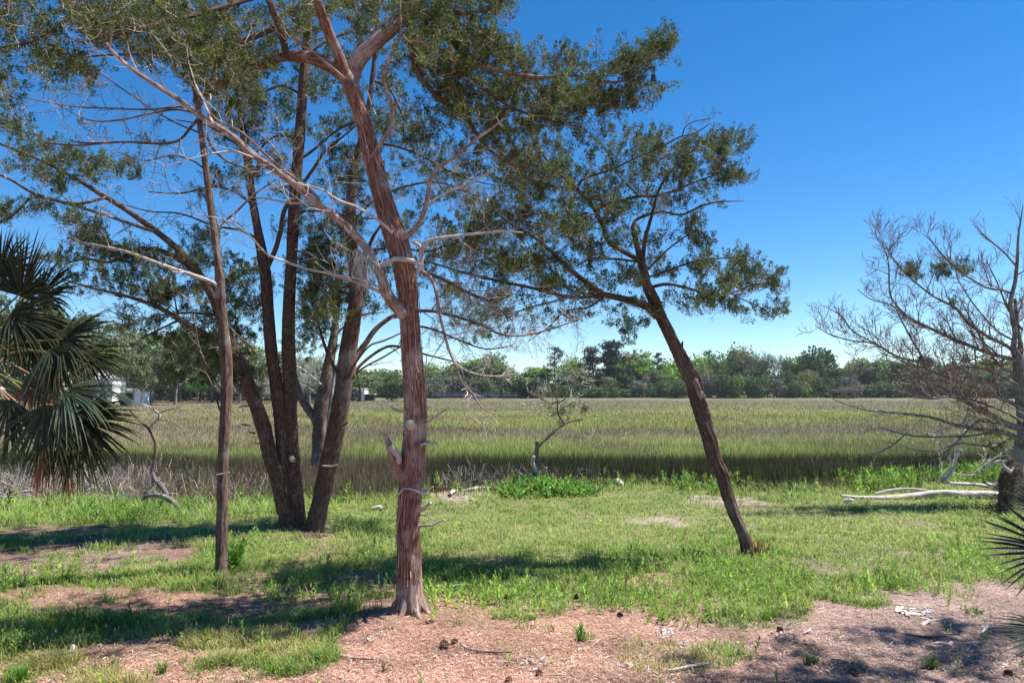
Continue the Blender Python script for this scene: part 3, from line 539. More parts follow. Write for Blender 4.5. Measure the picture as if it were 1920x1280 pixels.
T3.limb(at([(370, 205, 5), (336, 201, 5), (290, 205, 5), (249, 205, 4), (200, 203, 4), (144, 201, 3), (90, 192, 2), (40, 183, 1.5)], D, D-.8), ram=dict(lv=3, sp=.22, ln=.5, col=(.2, .14, .13)), **kw)
T3.limb(at([(372, 215, 5), (330, 205, 5), (270, 215, 4), (218, 225, 4), (168, 225, 3), (124, 205, 2), (100, 190, 1.5)], D, D+.2), ram=dict(lv=3, sp=.22, ln=.5, col=(.2, .14, .13)), **kw)
T3.limb(at([(378, 250, 5), (350, 240, 4), (300, 215, 4), (240, 175, 3), (190, 140, 3), (150, 125, 2)], D, D-.4), ram=dict(lv=3, sp=.25, ln=.5, col=(.2, .14, .13)), **kw)
T3.limb(at([(388, 320, 5), (360, 300, 4), (320, 290, 3), (270, 300, 3), (220, 285, 2)], D, D+.3), ram=dict(lv=3, sp=.22, ln=.45), **kw)
T3.limb(at([(386, 250, 6), (400, 280, 6), (430, 305, 5), (470, 318, 4), (510, 316, 3), (560, 330, 2)], D, D+.2), ram=dict(lv=2, sp=.3, ln=.4), **kw)
T3.limb(at([(362, 190, 5), (400, 170, 5), (440, 150, 5), (480, 135, 4), (530, 120, 3)], D, D+.5), **kw)
T3.limb(at([(420, 600, 5), (440, 625, 5), (470, 650, 4), (490, 680, 3)], D, D+.4), **kw)
T3.limb(at([(418, 735, 4), (395, 700, 3), (375, 650, 3), (365, 600, 2), (350, 560, 1.5)], D, D+.1), ram=dict(lv=2, sp=.2, ln=.3), **kw)
T3.limb(at([(412, 770, 4), (405, 740, 4), (388, 700, 3), (360, 690, 2)], D-.05, D-.2), **kw)
T3.limb(at([(402, 535, 2), (418, 526, 3), (430, 515, 4), (445, 500, 3)], D-.05, D-.2), 'branch_stub', mat=M_PALE, skel=False)
T3.limb(at([(406, 889, 2), (415, 888, 3), (430, 885, 3)], D-.115, D-.115), 'branch_stub', mat=M_PALE, skel=False)
T3.crown([(350, 130, 50, 50, D, .5, 150), (420, 130, 50, 40, D+.2, .5, 120), (340, 20, 60, 40, D, .5, 110), (400, 200, 40, 30, D+.2, .4, 60), (440, 180, 40, 40, D+.4, .4, 80), (300, 100, 50, 30, D-.2, .4, 70), (480, 130, 40, 30, D+.6, .4, 60)], size=1.1, bare=.1)
T3.crown([(300, 300, 60, 40, D, .4, 40), (250, 240, 80, 40, D, .5, 40), (470, 330, 40, 40, D+.3, .3, 36), (190, 170, 80, 40, D-.2, .5, 50)], size=.9, bare=.7)
T3.done()

# --- twin-stemmed cedar in the cluster
b0 = onground(540, 985); D = b0[1]
T4 = Tree('cedar_tree', 'two-stemmed dark cedar in the trunk cluster, its left stem bending out to the left', b0, M_DARKB)
T4.wm = 0.78
T4.limb(at([(543, 1000, 46), (541, 960, 46), (535, 900, 38), (531, 850, 32), (526, 790, 31), (517, 720, 30), (508, 650, 28), (503, 590, 27), (499, 530, 26), (494, 490, 26), (485, 440, 21), (474, 380, 19), (465, 310, 18), (455, 240, 16), (446, 170, 14), (438, 100, 11), (430, 20, 8), (425, -60, 5)], D), 'trunk', .06, 26, .05, flare=(.35, .2, 4), wig=.03)
T4.limb(at([(534, 960, 38), (522, 900, 34), (508, 860, 34), (497, 815, 33), (484, 770, 33), (466, 720, 31), (450, 680, 30), (436, 650, 28), (420, 610, 25), (403, 565, 22), (386, 533, 20), (363, 500, 18), (336, 470, 17), (296, 437, 15), (260, 410, 13), (235, 393, 12), (188, 363, 11), (144, 336, 9), (94, 309, 7), (50, 289, 6), (0, 270, 5), (-50, 255, 3)], D-.1, D-.9), 'trunk', .08, 20, .06, wig=.03)
kw = dict(mat=M_DARKB, sides=10)
T4.limb(at([(497, 510, 14), (505, 490, 13), (514, 467, 12), (521, 433, 12), (529, 400, 11), (541, 380, 10), (562, 355, 10), (591, 319, 8), (615, 285, 7), (640, 262, 5), (690, 215, 3)], D, D-.6), **kw)
T4.limb(at([(425, 655, 16), (405, 637, 16), (386, 628, 15), (360, 615, 14), (336, 601, 13), (302, 581, 11), (262, 566, 9), (208, 551, 7), (161, 538, 5), (110, 520, 3)], D-.3, D-.8), mat=M_GREYB, ram=dict(lv=3, sp=.22, ln=.85, up=.15, t0=.1, tuft=.07, col=(.30, .25, .22)))
T4.limb(at([(378, 520, 12), (358, 503, 13), (336, 487, 13), (302, 471, 12), (269, 466, 10), (242, 476, 9), (201, 491, 7), (161, 485, 5), (120, 495, 3)], D-.5, D-.2), **kw)
T4.limb(at([(288, 434, 8), (259, 424, 8), (215, 408, 8), (168, 393, 8), (111, 380, 8), (60, 366, 7), (20, 340, 6), (-40, 310, 5)], D-.7, D-1.3), mat=M_GREYB, ram=dict(lv=3, sp=.22, ln=.85, up=.15, t0=.1, tuft=.07, col=(.30, .25, .22)))
T4.limb(at([(198, 370, 8), (181, 375, 8), (140, 381, 7), (90, 372, 5), (55, 364, 4)], D-.8, D-1.2), mat=M_GREYB)
T4.limb(at([(55, 372, 6), (30, 395, 6), (0, 415, 5), (-30, 425, 4)], D-1.1, D-1.3), **kw)
T4.limb(at([(335, 600, 6), (310, 612, 5), (285, 624, 5), (264, 635, 4)], D-.5, D-.6), **kw)
T4.limb(at([(420, 640, 6), (390, 640, 6), (360, 650, 5), (330, 655, 4), (300, 690, 3)], D-.3), ram=dict(lv=3, sp=.22, ln=.85, up=.15, t0=.1, tuft=.07, col=(.30, .25, .22)), **kw)
T4.limb(at([(405, 590, 7), (380, 588, 6), (350, 586, 5), (300, 590, 4), (250, 600, 3), (200, 580, 2)], D-.2, D-.6), ram=dict(lv=3, sp=.22, ln=.8, up=.1, t0=.1, tuft=.04, col=(.27, .22, .19)), **kw)
T4.limb(at([(459, 276, 6), (430, 262, 6), (400, 240, 5), (372, 232, 4), (330, 225, 3)], D, D-.3), **kw)
T4.limb(at([(500, 560, 6), (475, 575, 5), (450, 560, 4), (420, 570, 3)], D, D-.2), **kw)
T4.limb(at([(475, 385, 6), (440, 360, 5), (400, 350, 5), (340, 362, 4), (280, 360, 3)], D, D-.4), ram=dict(lv=3, sp=.22, ln=.8, up=.1, t0=.1, tuft=.04, col=(.27, .22, .19)), **kw)
T4.limb(at([(487, 450, 6), (450, 430, 6), (400, 420, 5), (340, 400, 4), (280, 396, 3), (220, 380, 2)], D, D-.3), ram=dict(lv=3, sp=.22, ln=.8, up=.1, t0=.1, tuft=.04, col=(.27, .22, .19)), **kw)
for l in ([(468, 797, 4), (452, 795, 3)], [(478, 812, 5), (468, 810, 3)], [(490, 832, 4), (478, 830, 2)], [(470, 761, 4), (455, 760, 3), (447, 764, 2)]):
    T4.limb(at(l, D-.2, D-.3), 'branch_stub', mat=M_DARKB, skel=False)
d = D-.8
T4.crown([(25, 250, 40, 25, d-.4, .4, 60), (70, 265, 30, 20, d-.3, .3, 34), (120, 300, 28, 18, d, .3, 70), (195, 315, 45, 22, d, .3, 110), (245, 325, 18, 12, d, .2, 20), (40, 310, 45, 30, d-.3, .3, 70), (90, 345, 45, 22, d-.2, .3, 60), (30, 385, 50, 28, d-.4, .3, 70), (110, 405, 40, 22, d-.2, .3, 50),
          (160, 440, 40, 22, d+.3, .4, 90), (140, 480, 60, 26, d+.4, .4, 100), (215, 470, 40, 25, d+.5, .4, 90), (260, 505, 60, 30, d+.5, .4, 160), (310, 540, 55, 30, d+.4, .4, 150), (350, 490, 35, 30, d+.5, .4, 90), (385, 470, 30, 30, d+.9, .3, 70), (280, 555, 60, 20, d+.2, .3, 70), (180, 540, 60, 25, d+.1, .3, 60), (400, 560, 40, 30, d+.9, .3, 70)], size=1.25, bare=.08)
T4.crown([(400, 640, 50, 30, d+1.2, .5, 110), (345, 665, 45, 25, d+.9, .4, 110), (380, 700, 60, 22, d+.9, .4, 120), (440, 690, 40, 30, d+1.4, .4, 90), (460, 600, 30, 50, d+1.2, .4, 110), (440, 520, 30, 40, d+1.2, .4, 90), (400, 350, 40, 40, d+1, .5, 60), (430, 220, 40, 60, d+1, .4, 120), (470, 180, 40, 60, d+1, .4, 120), (480, 300, 40, 50, d+.8, .4, 70), (430, 60, 60, 50, d+1, .5, 120), (560, 340, 40, 40, d+.8, .4, 50), (470, 720, 40, 25, d+1.4, .5, 70), (330, 620, 60, 25, d+.9, .5, 70), (250, 600, 50, 20, d+.6, .4, 50), (430, 570, 40, 40, d+1.4, .4, 90), (480, 540, 30, 40, d+1.5, .4, 70), (370, 590, 50, 25, d+1, .4, 80)], size=1.25, bare=.15)
T4.done()

# --- scaly-barked trunk
b0 = onground(556, 990); D = b0[1]+.25
T5 = Tree('pine_tree', 'straight trunk with plated scaly bark rising from the middle of the trunk cluster', (b0[0], D, gz(b0[0], D)), M_SCALY)
T5.wm = 0.72
T5.limb(at([(556, 1000, 44), (555, 960, 44), (551, 900, 40), (547, 840, 36), (545, 780, 35), (543, 720, 34), (541, 650, 33), (542, 580, 31), (545, 510, 30), (549, 430, 29), (554, 350, 28), (560, 270, 28), (566, 200, 27), (571, 130, 25), (577, 60, 21), (583, -30, 15)], D), 'trunk', .05, 30, .05, flare=(.25, .2, 5), wig=.02)
kw = dict(mat=M_DARKB, sides=9)
T5.limb([(549, 862, 15, D-.14), (547, 858, 14, D-.20)], 'branch_stub', .03, 12, .03, mat=M_CUT, skel=False)
T5.limb(at([(561, 300, 7), (590, 280, 7), (640, 240, 6), (690, 225, 5), (740, 240, 3)], D, D+.5), ram=dict(lv=2, sp=.3, ln=.6, tuft=.3), **kw)
T5.limb(at([(550, 400, 6), (590, 395, 6), (630, 400, 5), (690, 410, 4), (740, 400, 3)], D, D+.6), ram=dict(lv=2, sp=.3, ln=.6, tuft=.3), **kw)
T5.limb(at([(568, 180, 7), (530, 160, 7), (490, 175, 5), (450, 200, 4)], D, D+.6), **kw)
T5.limb(at([(570, 110, 7), (610, 80, 7), (670, 60, 6), (730, 70, 4)], D, D+.6), **kw)
T5.limb(at([(547, 470, 6), (580, 470, 6), (610, 455, 5), (650, 460, 4)], D, D+.4), **kw)
T5.limb(at([(556, 260, 6), (520, 250, 6), (490, 270, 5), (450, 330, 4)], D, D+.4), ram=dict(lv=2, sp=.3, ln=.5, tuft=.3), **kw)
T5.crown([(540, 60, 60, 50, D, .6, 150), (600, 160, 50, 50, D+.4, .6, 130), (640, 240, 50, 50, D+.4, .5, 110), (500, 200, 50, 50, D+.4, .5, 100), (690, 200, 60, 60, D+.5, .6, 150), (600, 60, 50, 50, D+.3, .5, 110), (610, 400, 50, 40, D+.5, .5, 90), (590, 460, 40, 40, D+.5, .4, 110), (690, 320, 60, 50, D+.6, .5, 90), (700, 80, 60, 50, D+.5, .5, 140), (640, 330, 40, 40, D+.6, .5, 70), (760, 200, 50, 60, D+.6, .5, 110), (530, 260, 40, 60, D+.4, .5, 70)], size=1.3, bare=.15)
T5.done()

# --- dark leaning stem
b0 = onground(590, 988); D = b0[1]-.1
T6 = Tree('cedar_tree', 'dark trunk leaning to the right out of the trunk cluster', (b0[0], D, gz(b0[0], D)), M_DARKB)
T6.wm = 0.84
T6.limb(at([(588, 1000, 36), (594, 970, 36), (607, 915, 37), (621, 850, 38), (634, 785, 37), (645, 720, 37), (653, 660, 37), (661, 610, 36), (667, 570, 33), (666, 520, 27), (660, 465, 25), (657, 400, 23), (660, 345, 20), (672, 285, 17), (688, 225, 14), (698, 150, 11), (705, 70, 8), (712, -20, 5)], D), 'trunk', .06, 24, .045, flare=(.3, .2, 4), wig=.03)
kw = dict(mat=M_DARKB, sides=10)
T6.limb(at([(668, 585, 20), (678, 560, 18), (685, 535, 14), (690, 500, 10), (700, 450, 7), (730, 400, 4)], D, D+.4), **kw)
T6.limb(at([(660, 705, 14), (664, 680, 14), (675, 660, 13), (690, 642, 12), (708, 618, 11), (742, 592, 9), (790, 582, 7), (850, 590, 5), (900, 612, 3)], D, D+.6), mat=M_GREYB, ram=dict(lv=2, sp=.4, ln=.7, t0=.4, tuft=.2))
T6.limb(at([(655, 715, 9), (664, 699, 8), (688, 675, 7), (722, 653, 6), (748, 650, 5), (800, 665, 4), (860, 680, 3)], D, D+.6), ram=dict(lv=3, sp=.3, ln=.6, t0=.3), **kw)
T6.limb(at([(660, 705, 5), (690, 685, 4), (720, 670, 4), (760, 645, 3), (800, 620, 2)], D+.1, D+.6), ram=dict(lv=2, sp=.3, ln=.5), **kw)
T6.limb(at([(660, 690, 5), (690, 655, 4), (722, 640, 4), (750, 625, 3)], D-.05, D-.3), **kw)
T6.limb(at([(640, 715, 8), (631, 697, 8), (620, 678, 7), (611, 658, 7), (603, 635, 6), (597, 610, 5), (590, 575, 3)], D-.05, D+.3), ram=dict(lv=2, sp=.3, ln=.5, tuft=.3), **kw)
T6.limb(at([(663, 560, 6), (640, 545, 6), (615, 550, 5), (585, 535, 3)], D, D+.4), **kw)
T6.limb(at([(664, 500, 6), (690, 470, 6), (740, 460, 5), (800, 470, 5), (860, 455, 4), (920, 470, 2)], D, D+1), ram=dict(lv=3, sp=.2, ln=.9, up=.05, t0=.15, tuft=.08, col=(.32, .27, .24)), **kw)
T6.limb(at([(658, 420, 6), (700, 375, 6), (760, 350, 5), (830, 345, 4), (900, 370, 2)], D, D+1), ram=dict(lv=3, sp=.2, ln=.9, up=.05, t0=.15, tuft=.08, col=(.32, .27, .24)), **kw)
T6.limb(at([(672, 285, 6), (720, 270, 6), (780, 285, 5), (850, 320, 4), (900, 340, 3), (950, 350, 2)], D, D+1), ram=dict(lv=3, sp=.2, ln=.9, up=.05, t0=.15, tuft=.08, col=(.32, .27, .24)), **kw)
T6.limb(at([(698, 150, 6), (730, 170, 5), (760, 230, 4), (800, 260, 3)], D, D+.5), **kw)
T6.limb(at([(635, 800, 5), (648, 795, 4), (653, 790, 3)], D-.1, D-.15), 'branch_stub', mat=M_DARKB, skel=False)
T6.limb(at([(602, 872, 3), (615, 870, 4), (632, 871, 3)], D-.2, D-.2), 'branch_stub', mat=M_PALE, skel=False)
T6.crown([(610, 490, 40, 35, D+.4, .4, 150), (600, 555, 45, 35, D+.5, .4, 190), (585, 620, 30, 40, D+.5, .4, 90), (640, 440, 40, 40, D+.4, .4, 100), (720, 300, 40, 50, D+.6, .5, 60), (820, 300, 60, 40, D+1, .5, 110), (870, 470, 60, 40, D+1, .5, 150), (800, 500, 40, 40, D+.8, .4, 70), (770, 400, 40, 50, D+.6, .5, 60), (900, 400, 60, 50, D+1, .5, 120), (880, 550, 50, 30, D+1, .4, 80), (960, 500, 50, 40, D+1, .4, 90), (940, 570, 50, 30, D+1.1, .4, 60), (860, 340, 50, 40, D+1, .5, 80), (610, 600, 40, 40, D+.6, .5, 130), (580, 520, 40, 40, D+.6, .4, 110), (640, 540, 40, 40, D+.7, .4, 100), (710, 500, 40, 40, D+.6, .5, 80), (700, 560, 40, 30, D+.6, .5, 60), (560, 450, 40, 50, D+.6, .4, 80), (840, 600, 60, 40, D+1, .5, 60), (900, 620, 60, 30, D+1.1, .5, 60)], size=1.25, bare=.2)
T6.done()

# --- pale forked tree behind
b0 = onground(590, 912); D = b0[1]
T7 = Tree('cedar_tree', 'pale grey forked trunk standing behind the dark trunk cluster', b0, M_GREYB)
T7.wm = 0.78
T7.limb(at([(586, 925, 32), (588, 905, 31), (596, 850, 31), (600, 800, 33), (605, 760, 34), (609, 720, 30), (614, 680, 25), (622, 640, 20), (628, 600, 16), (634, 550, 11), (640, 500, 7)], D), 'trunk', .08, 20, .05)
T7.limb(at([(598, 805, 22), (590, 782, 20), (578, 765, 19), (565, 745, 17), (556, 724, 15), (550, 700, 12), (545, 670, 9), (535, 640, 6)], D-.1, D-.3), mat=M_GREYB)
T7.limb(at([(608, 860, 14), (614, 800, 14), (620, 750, 13), (624, 705, 11), (640, 670, 8), (650, 620, 5)], D+.1), mat=M_PALE)
T7.limb(at([(608, 725, 5), (590, 712, 5), (570, 695, 4), (556, 686, 3)], D-.2, D-.4), mat=M_PALE)
T7.limb(at([(622, 640, 5), (645, 610, 5), (680, 590, 4), (720, 585, 2)], D, D+.3), ram=dict(lv=2, sp=.3, ln=.6, tuft=.4))
T7.crown([(640, 560, 50, 40, D, .5, 100), (600, 650, 40, 40, D+.2, .5, 90), (590, 590, 40, 40, D, .4, 80)], size=1.3, bare=.2)
T7.done()

# --- bare spreading tree at the right edge
b0 = onground(1908, 948); D = b0[1]
T8 = Tree('bare_tree', 'bare spreading tree at the right edge with fanning reddish twigs and two last leafy tufts', b0, M_BARE, twigcol=(.23, .15, .13))
T8.wm = 0.68
T8.limb(at([(1910, 965, 34), (1912, 920, 36), (1912, 860, 38), (1918, 810, 38), (1918, 760, 36), (1914, 717, 32), (1911, 680, 26), (1900, 655, 16), (1898, 627, 13), (1899, 585, 12), (1900, 549, 11), (1906, 492, 8), (1909, 450, 6), (1914, 415, 4), (1918, 385, 2)], D), 'trunk', .08, 18, .06, flare=(.2, .2, 3), ram=dict(lv=3, sp=.3, ln=1.1, t0=.5, up=.5))
r8 = dict(lv=3, sp=.15, ln=1.0, t0=.08, up=.38, ang=.8, keep=.85)
kw = dict(mat=M_BARE, sides=9)
T8.limb(at([(1912, 690, 14), (1917, 660, 12), (1916, 633, 11), (1908, 590, 9), (1903, 560, 8)], D+.1), ram=r8, **kw)
T8.limb(at([(1914, 685, 13), (1906, 675, 12), (1864, 664, 11), (1822, 650, 10), (1780, 633, 9), (1737, 613, 8), (1704, 597, 6), (1681, 574, 5), (1670, 549, 5), (1667, 492, 4), (1653, 453, 2)], D, D-.4), ram=r8, **kw)
T8.limb(at([(1704, 597, 5), (1670, 570, 4), (1633, 560, 3), (1608, 543, 2)], D-.3, D-.4), ram=dict(lv=3, sp=.15, ln=.5, up=.5), **kw)
T8.limb(at([(1904, 665, 11), (1892, 650, 10), (1850, 627, 9), (1816, 605, 8), (1791, 577, 7), (1751, 557, 6), (1718, 529, 5), (1681, 490, 4), (1653, 450, 2)], D+.1, D+.8), ram=r8, **kw)
T8.limb(at([(1900, 552, 7), (1880, 542, 7), (1850, 535, 6), (1808, 506, 6), (1771, 478, 5), (1746, 450, 4), (1732, 440, 2)], D+.1, D-.2), ram=r8, **kw)
T8.limb(at([(1906, 500, 5), (1880, 470, 5), (1850, 445, 4), (1825, 420, 2)], D, D+.4), ram=dict(lv=3, sp=.2, ln=.6, up=.5), **kw)
T8.limb(at([(1920, 805, 17), (1890, 795, 17), (1852, 772, 14), (1815, 752, 12), (1777, 735, 10), (1742, 720, 8), (1715, 697, 6), (1690, 677, 4), (1650, 660, 2)], D, D-.9), ram=r8, **kw)
T8.limb(at([(1918, 830, 16), (1890, 814, 14), (1840, 806, 11), (1790, 795, 9), (1752, 787, 8), (1690, 777, 7), (1640, 770, 5), (1610, 762, 4), (1570, 750, 3), (1545, 735, 2)], D, D-1.2), ram=dict(lv=3, sp=.25, ln=.7, up=.25, t0=.1, col=(.36, .30, .28)), **kw)
T8.limb(at([(1916, 765, 11), (1880, 745, 10), (1840, 730, 9), (1794, 715, 8), (1737, 689, 7), (1732, 678, 7), (1681, 667, 6), (1639, 644, 5), (1597, 639, 4), (1557, 627, 3), (1529, 611, 2)], D-.1, D-.6), ram=r8, **kw)
T8.limb(at([(1645, 646, 4), (1597, 618, 4), (1575, 590, 3), (1540, 571, 2)], D-.5), ram=dict(lv=3, sp=.15, ln=.5, up=.6), **kw)
T8.limb(at([(1735, 680, 6), (1712, 640, 5), (1690, 600, 4), (1682, 580, 2)], D-.4, D-.2), ram=dict(lv=3, sp=.2, ln=.5, up=.4), **kw)
T8.limb(at([(1880, 810, 7), (1850, 812, 6), (1815, 817, 6), (1765, 817, 5), (1715, 815, 5), (1677, 807, 4), (1647, 800, 3), (1610, 815, 2)], D-.1, D-.8), ram=dict(lv=3, sp=.25, ln=.6, up=.0, t0=.2, col=(.40, .34, .32)), **kw)
T8.limb(at([(1700, 812, 5), (1670, 835, 4), (1640, 850, 3), (1590, 860, 2)], D-.6, D-.9), ram=dict(lv=2, sp=.3, ln=.5, up=.0, col=(.40, .34, .32)), **kw)
T8.limb(at([(1870, 805, 6), (1845, 785, 6), (1815, 800, 5), (1767, 850, 4), (1730, 870, 2)], D-.2, D-.6), ram=dict(lv=3, sp=.25, ln=.5, up=.0, col=(.45, .39, .36)), **kw)
T8.limb(at([(1905, 720, 9), (1870, 700, 8), (1840, 690, 7), (1800, 688, 5), (1760, 700, 3)], D-.2, D-.3), ram=r8, **kw)
T8.limb(at([(1828, 655, 4), (1832, 690, 4), (1850, 720, 4), (1890, 760, 3), (1920, 775, 3)], D-.6), ram=dict(lv=2, sp=.3, ln=.5, up=.1), **kw)
for l_, a_, b_ in (([(1916, 790, 9), (1870, 765, 8), (1800, 742, 7), (1740, 745, 5), (1690, 735, 3), (1655, 728, 2)], -.2, -1.0), ([(1912, 745, 9), (1860, 715, 7), (1810, 705, 6), (1750, 712, 5), (1700, 700, 3)], 0, .6), ([(1916, 700, 8), (1880, 690, 7), (1850, 655, 6), (1820, 600, 4), (1800, 560, 2)], -.1, .5),
                  ([(1905, 640, 6), (1870, 620, 5), (1830, 575, 4), (1800, 530, 3), (1790, 500, 2)], 0, -.4), ([(1900, 820, 8), (1860, 835, 7), (1800, 830, 5), (1750, 845, 4), (1700, 840, 2)], -.2, -.7), ([(1918, 620, 6), (1890, 580, 5), (1870, 530, 4), (1850, 490, 2)], 0, .4)):
    T8.limb(at(l_, D+a_, D+b_), mat=M_BARE, sides=9, ram=dict(lv=3, sp=.2, ln=.8, up=.3, t0=.1, ang=.95, col=(.27, .20, .175)))
T8.crown([(1706, 500, 12, 16, D+.4, .15, 46), (1722, 520, 8, 10, D+.5, .1, 14), (1765, 512, 22, 10, D+.2, .15, 46), (1800, 498, 16, 14, D+.1, .15, 44), (1785, 565, 12, 8, D, .1, 14), (1880, 830, 22, 12, D-.3, .2, 26)], size=1.15)
T8.done()

# --- dead driftwood branches lying and standing on the right
def thing_tubes(name, label, cat, base, parts, mat=M_PALE, group=None, sides=10, rough=.08, step=.08, ram=None, partname='limb', first='trunk', twc=(.5, .45, .42), wm=1.0):
    t = Tree(name, label, base, mat, cat, group, twigcol=twc); t.wm = wm
    for i, l in enumerate(parts): t.limb(l, first if i == 0 else partname, step, sides, rough, mat=mat, ram=ram if i or ram and ram.get('all') else None)
    t.done(); return t.root
gd = onground(1700, 936)[1]
thing_tubes('fallen_log', 'long silver-grey log lying in the green weeds, pointing left from the dark stump', 'log', onground(1750, 936),
            [at([(1578, 929, 4), (1620, 931, 8), (1680, 928, 11), (1740, 925, 12), (1800, 927, 14), (1850, 927, 15), (1872, 929, 15)], gd), at([(1640, 925, 5), (1680, 920, 6), (1720, 919, 5), (1760, 922, 4)], gd+.1)])
gd = onground(1830, 922)[1]+.3
thing_tubes('dead_branch', 'forked bleached branch lying behind the long log with a fork standing up', 'branch', onground(1800, 918),
            [at([(1764, 903, 6), (1800, 909, 9), (1840, 912, 10), (1876, 916, 10)], gd), at([(1766, 904, 10), (1776, 893, 11), (1786, 877, 9), (1789, 860, 7), (1800, 825, 5), (1812, 780, 3), (1820, 750, 2)], gd), at([(1786, 875, 6), (1772, 885, 6), (1764, 900, 5)], gd),
             at([(1788, 870, 4), (1780, 860, 4), (1790, 845, 3), (1800, 835, 2)], gd-.1), at([(1765, 880, 4), (1762, 850, 3), (1756, 835, 4), (1752, 815, 2)], gd), at([(1820, 891, 3), (1850, 870, 4), (1880, 850, 4), (1916, 822, 3)], gd-.1, gd-.3), at([(1785, 885, 3), (1810, 890, 3), (1840, 885, 4), (1870, 862, 4), (1905, 868, 3), (1930, 875, 3)], gd-.1, gd-.2),
             at([(1845, 903, 8), (1865, 908, 10), (1878, 914, 10)], gd-.2), at([(1767, 850, 3), (1765, 800, 3), (1762, 750, 2)], gd+.1)], ram=dict(lv=3, sp=.18, ln=.5, up=.1, t0=.2, col=(.5, .45, .42)), wm=.68)
# dark upturned root stump
gs = onground(1890, 962); st = Tree('root_stump', 'dark upturned stump of tangled roots beside the long grey log at the right edge', gs, M_DARKB, 'stump', twigcol=(.16, .12, .10))
st.limb(at([(1888, 970, 20), (1886, 940, 22), (1888, 905, 24), (1892, 878, 18), (1898, 862, 10)], gs[1]), 'trunk', .03, 26, .22, ram=dict(lv=2, sp=.022, ln=.42, up=-.3, ang=1.2, t0=.0, keep=.9))
st.limb(at([(1880, 862, 5), (1876, 872, 6), (1888, 885, 7), (1900, 875, 4)], gs[1]-.2), 'root', .04, 8, .1, mat=M_PALE)
st.done()

# --- snag with a last leafy branch in the middle
gsn = onground(1006, 919); d = gsn[1]
t9 = Tree('broken_snag', 'short broken snag with one green-tipped side branch, standing in the bright shrub', gsn, M_GREYB, 'dead tree', twigcol=(.42, .37, .34))
t9.wm = .75; t9.limb(at([(1003, 922, 20), (1005, 897, 16), (1004, 870, 14), (1007, 850, 11), (1007, 828, 10)], d), 'trunk', .06, 14, .1)
t9.limb(at([(1008, 840, 6), (1016, 832, 6), (1036, 815, 6), (1055, 800, 5), (1072, 790, 5), (1094, 786, 4)], d), 'limb', .06, 9, .08, mat=M_LIMB)
t9.limb(at([(1060, 797, 4), (1048, 775, 4), (1048, 750, 4), (1040, 735, 3), (1025, 715, 2)], d, d+.3), ram=dict(lv=3, sp=.14, ln=.75, up=.2, ang=1.0, t0=.15, col=(.42, .39, .36)))
t9.limb(at([(1048, 755, 4), (1062, 745, 3), (1075, 720, 3), (1090, 700, 2)], d, d+.2), ram=dict(lv=3, sp=.14, ln=.7, up=.2, t0=.1, col=(.42, .39, .36)))
t9.limb(at([(1048, 752, 4), (1030, 757, 3), (1010, 745, 3), (990, 735, 2)], d, d-.2), ram=dict(lv=3, sp=.14, ln=.6, up=.3, t0=.1, col=(.42, .39, .36)))
for l in ([(1006, 885, 9), (1000, 865, 10), (1001, 855, 10)], [(1008, 885, 7), (1018, 880, 5), (1025, 876, 3)], [(1000, 892, 6), (985, 892, 5), (972, 885, 3)], [(1000, 898, 6), (990, 900, 5), (978, 897, 3)]):
    t9.limb(at(l, d-.1, d-.2), 'branch_stub', .05, 8, .1, mat=M_PALE, skel=False)
t9.wm = .8; t9.crown([(1062, 778, 26, 18, d, .1, 44), (1092, 766, 12, 14, d, .08, 26), (1040, 772, 12, 14, d, .08, 16), (1040, 740, 30, 15, d, .1, 14), (1055, 700, 45, 25, d+.1, .2, 40)], size=.95, bare=.2, col=(.13, .16, .04))
t9.done()
# --- small crooked snag on the left
gl = onground(287, 947); d = gl[1]
t10 = Tree('crooked_sapling', 'thin crooked leafless sapling with a forked top, at the left marsh edge by the driftwood', gl, M_GREYB, 'dead tree', twigcol=(.30, .26, .24))
t10.wm = .72; t10.limb(at([(291, 950, 10), (289, 905, 8), (288, 880, 8), (290, 840, 8), (288, 820, 7), (281, 803, 6), (270, 793, 5), (255, 780, 4), (243, 768, 4)], d), 'trunk', .05, 10, .08)
t10.limb(at([(280, 803, 4), (285, 795, 5), (295, 785, 6), (297, 779, 6), (290, 770, 4), (275, 760, 3), (262, 757, 2)], d), mat=M_PALE, ram=dict(lv=2, sp=.2, ln=.4, up=.1))
t10.limb(at([(297, 775, 3), (315, 770, 3), (330, 765, 2), (340, 762, 1.5)], d), ram=dict(lv=2, sp=.2, ln=.3))
t10.limb(at([(297, 786, 2), (315, 790, 2), (335, 798, 1.5)], d), ram=dict(lv=2, sp=.2, ln=.3))
t10.limb(at([(290, 768, 3), (285, 760, 2), (283, 752, 1.5)], d), ram=dict(lv=2, sp=.2, ln=.3))
t10.done()
gd = onground(310, 962)[1]
thing_tubes('driftwood_log', 'arched grey driftwood log lying at the left marsh edge below the crooked sapling', 'log', onground(305, 962),
            [at([(264, 938, 6), (280, 930, 9), (300, 929, 12), (320, 937, 13), (335, 950, 11), (344, 962, 7)], gd), at([(286, 885, 7), (293, 900, 12), (305, 912, 15), (312, 928, 13)], gd+.1), at([(260, 908, 2), (265, 880, 2)], gd), at([(268, 925, 3), (285, 910, 3), (306, 898, 2)], gd)], mat=M_DRIFT, wm=.72)

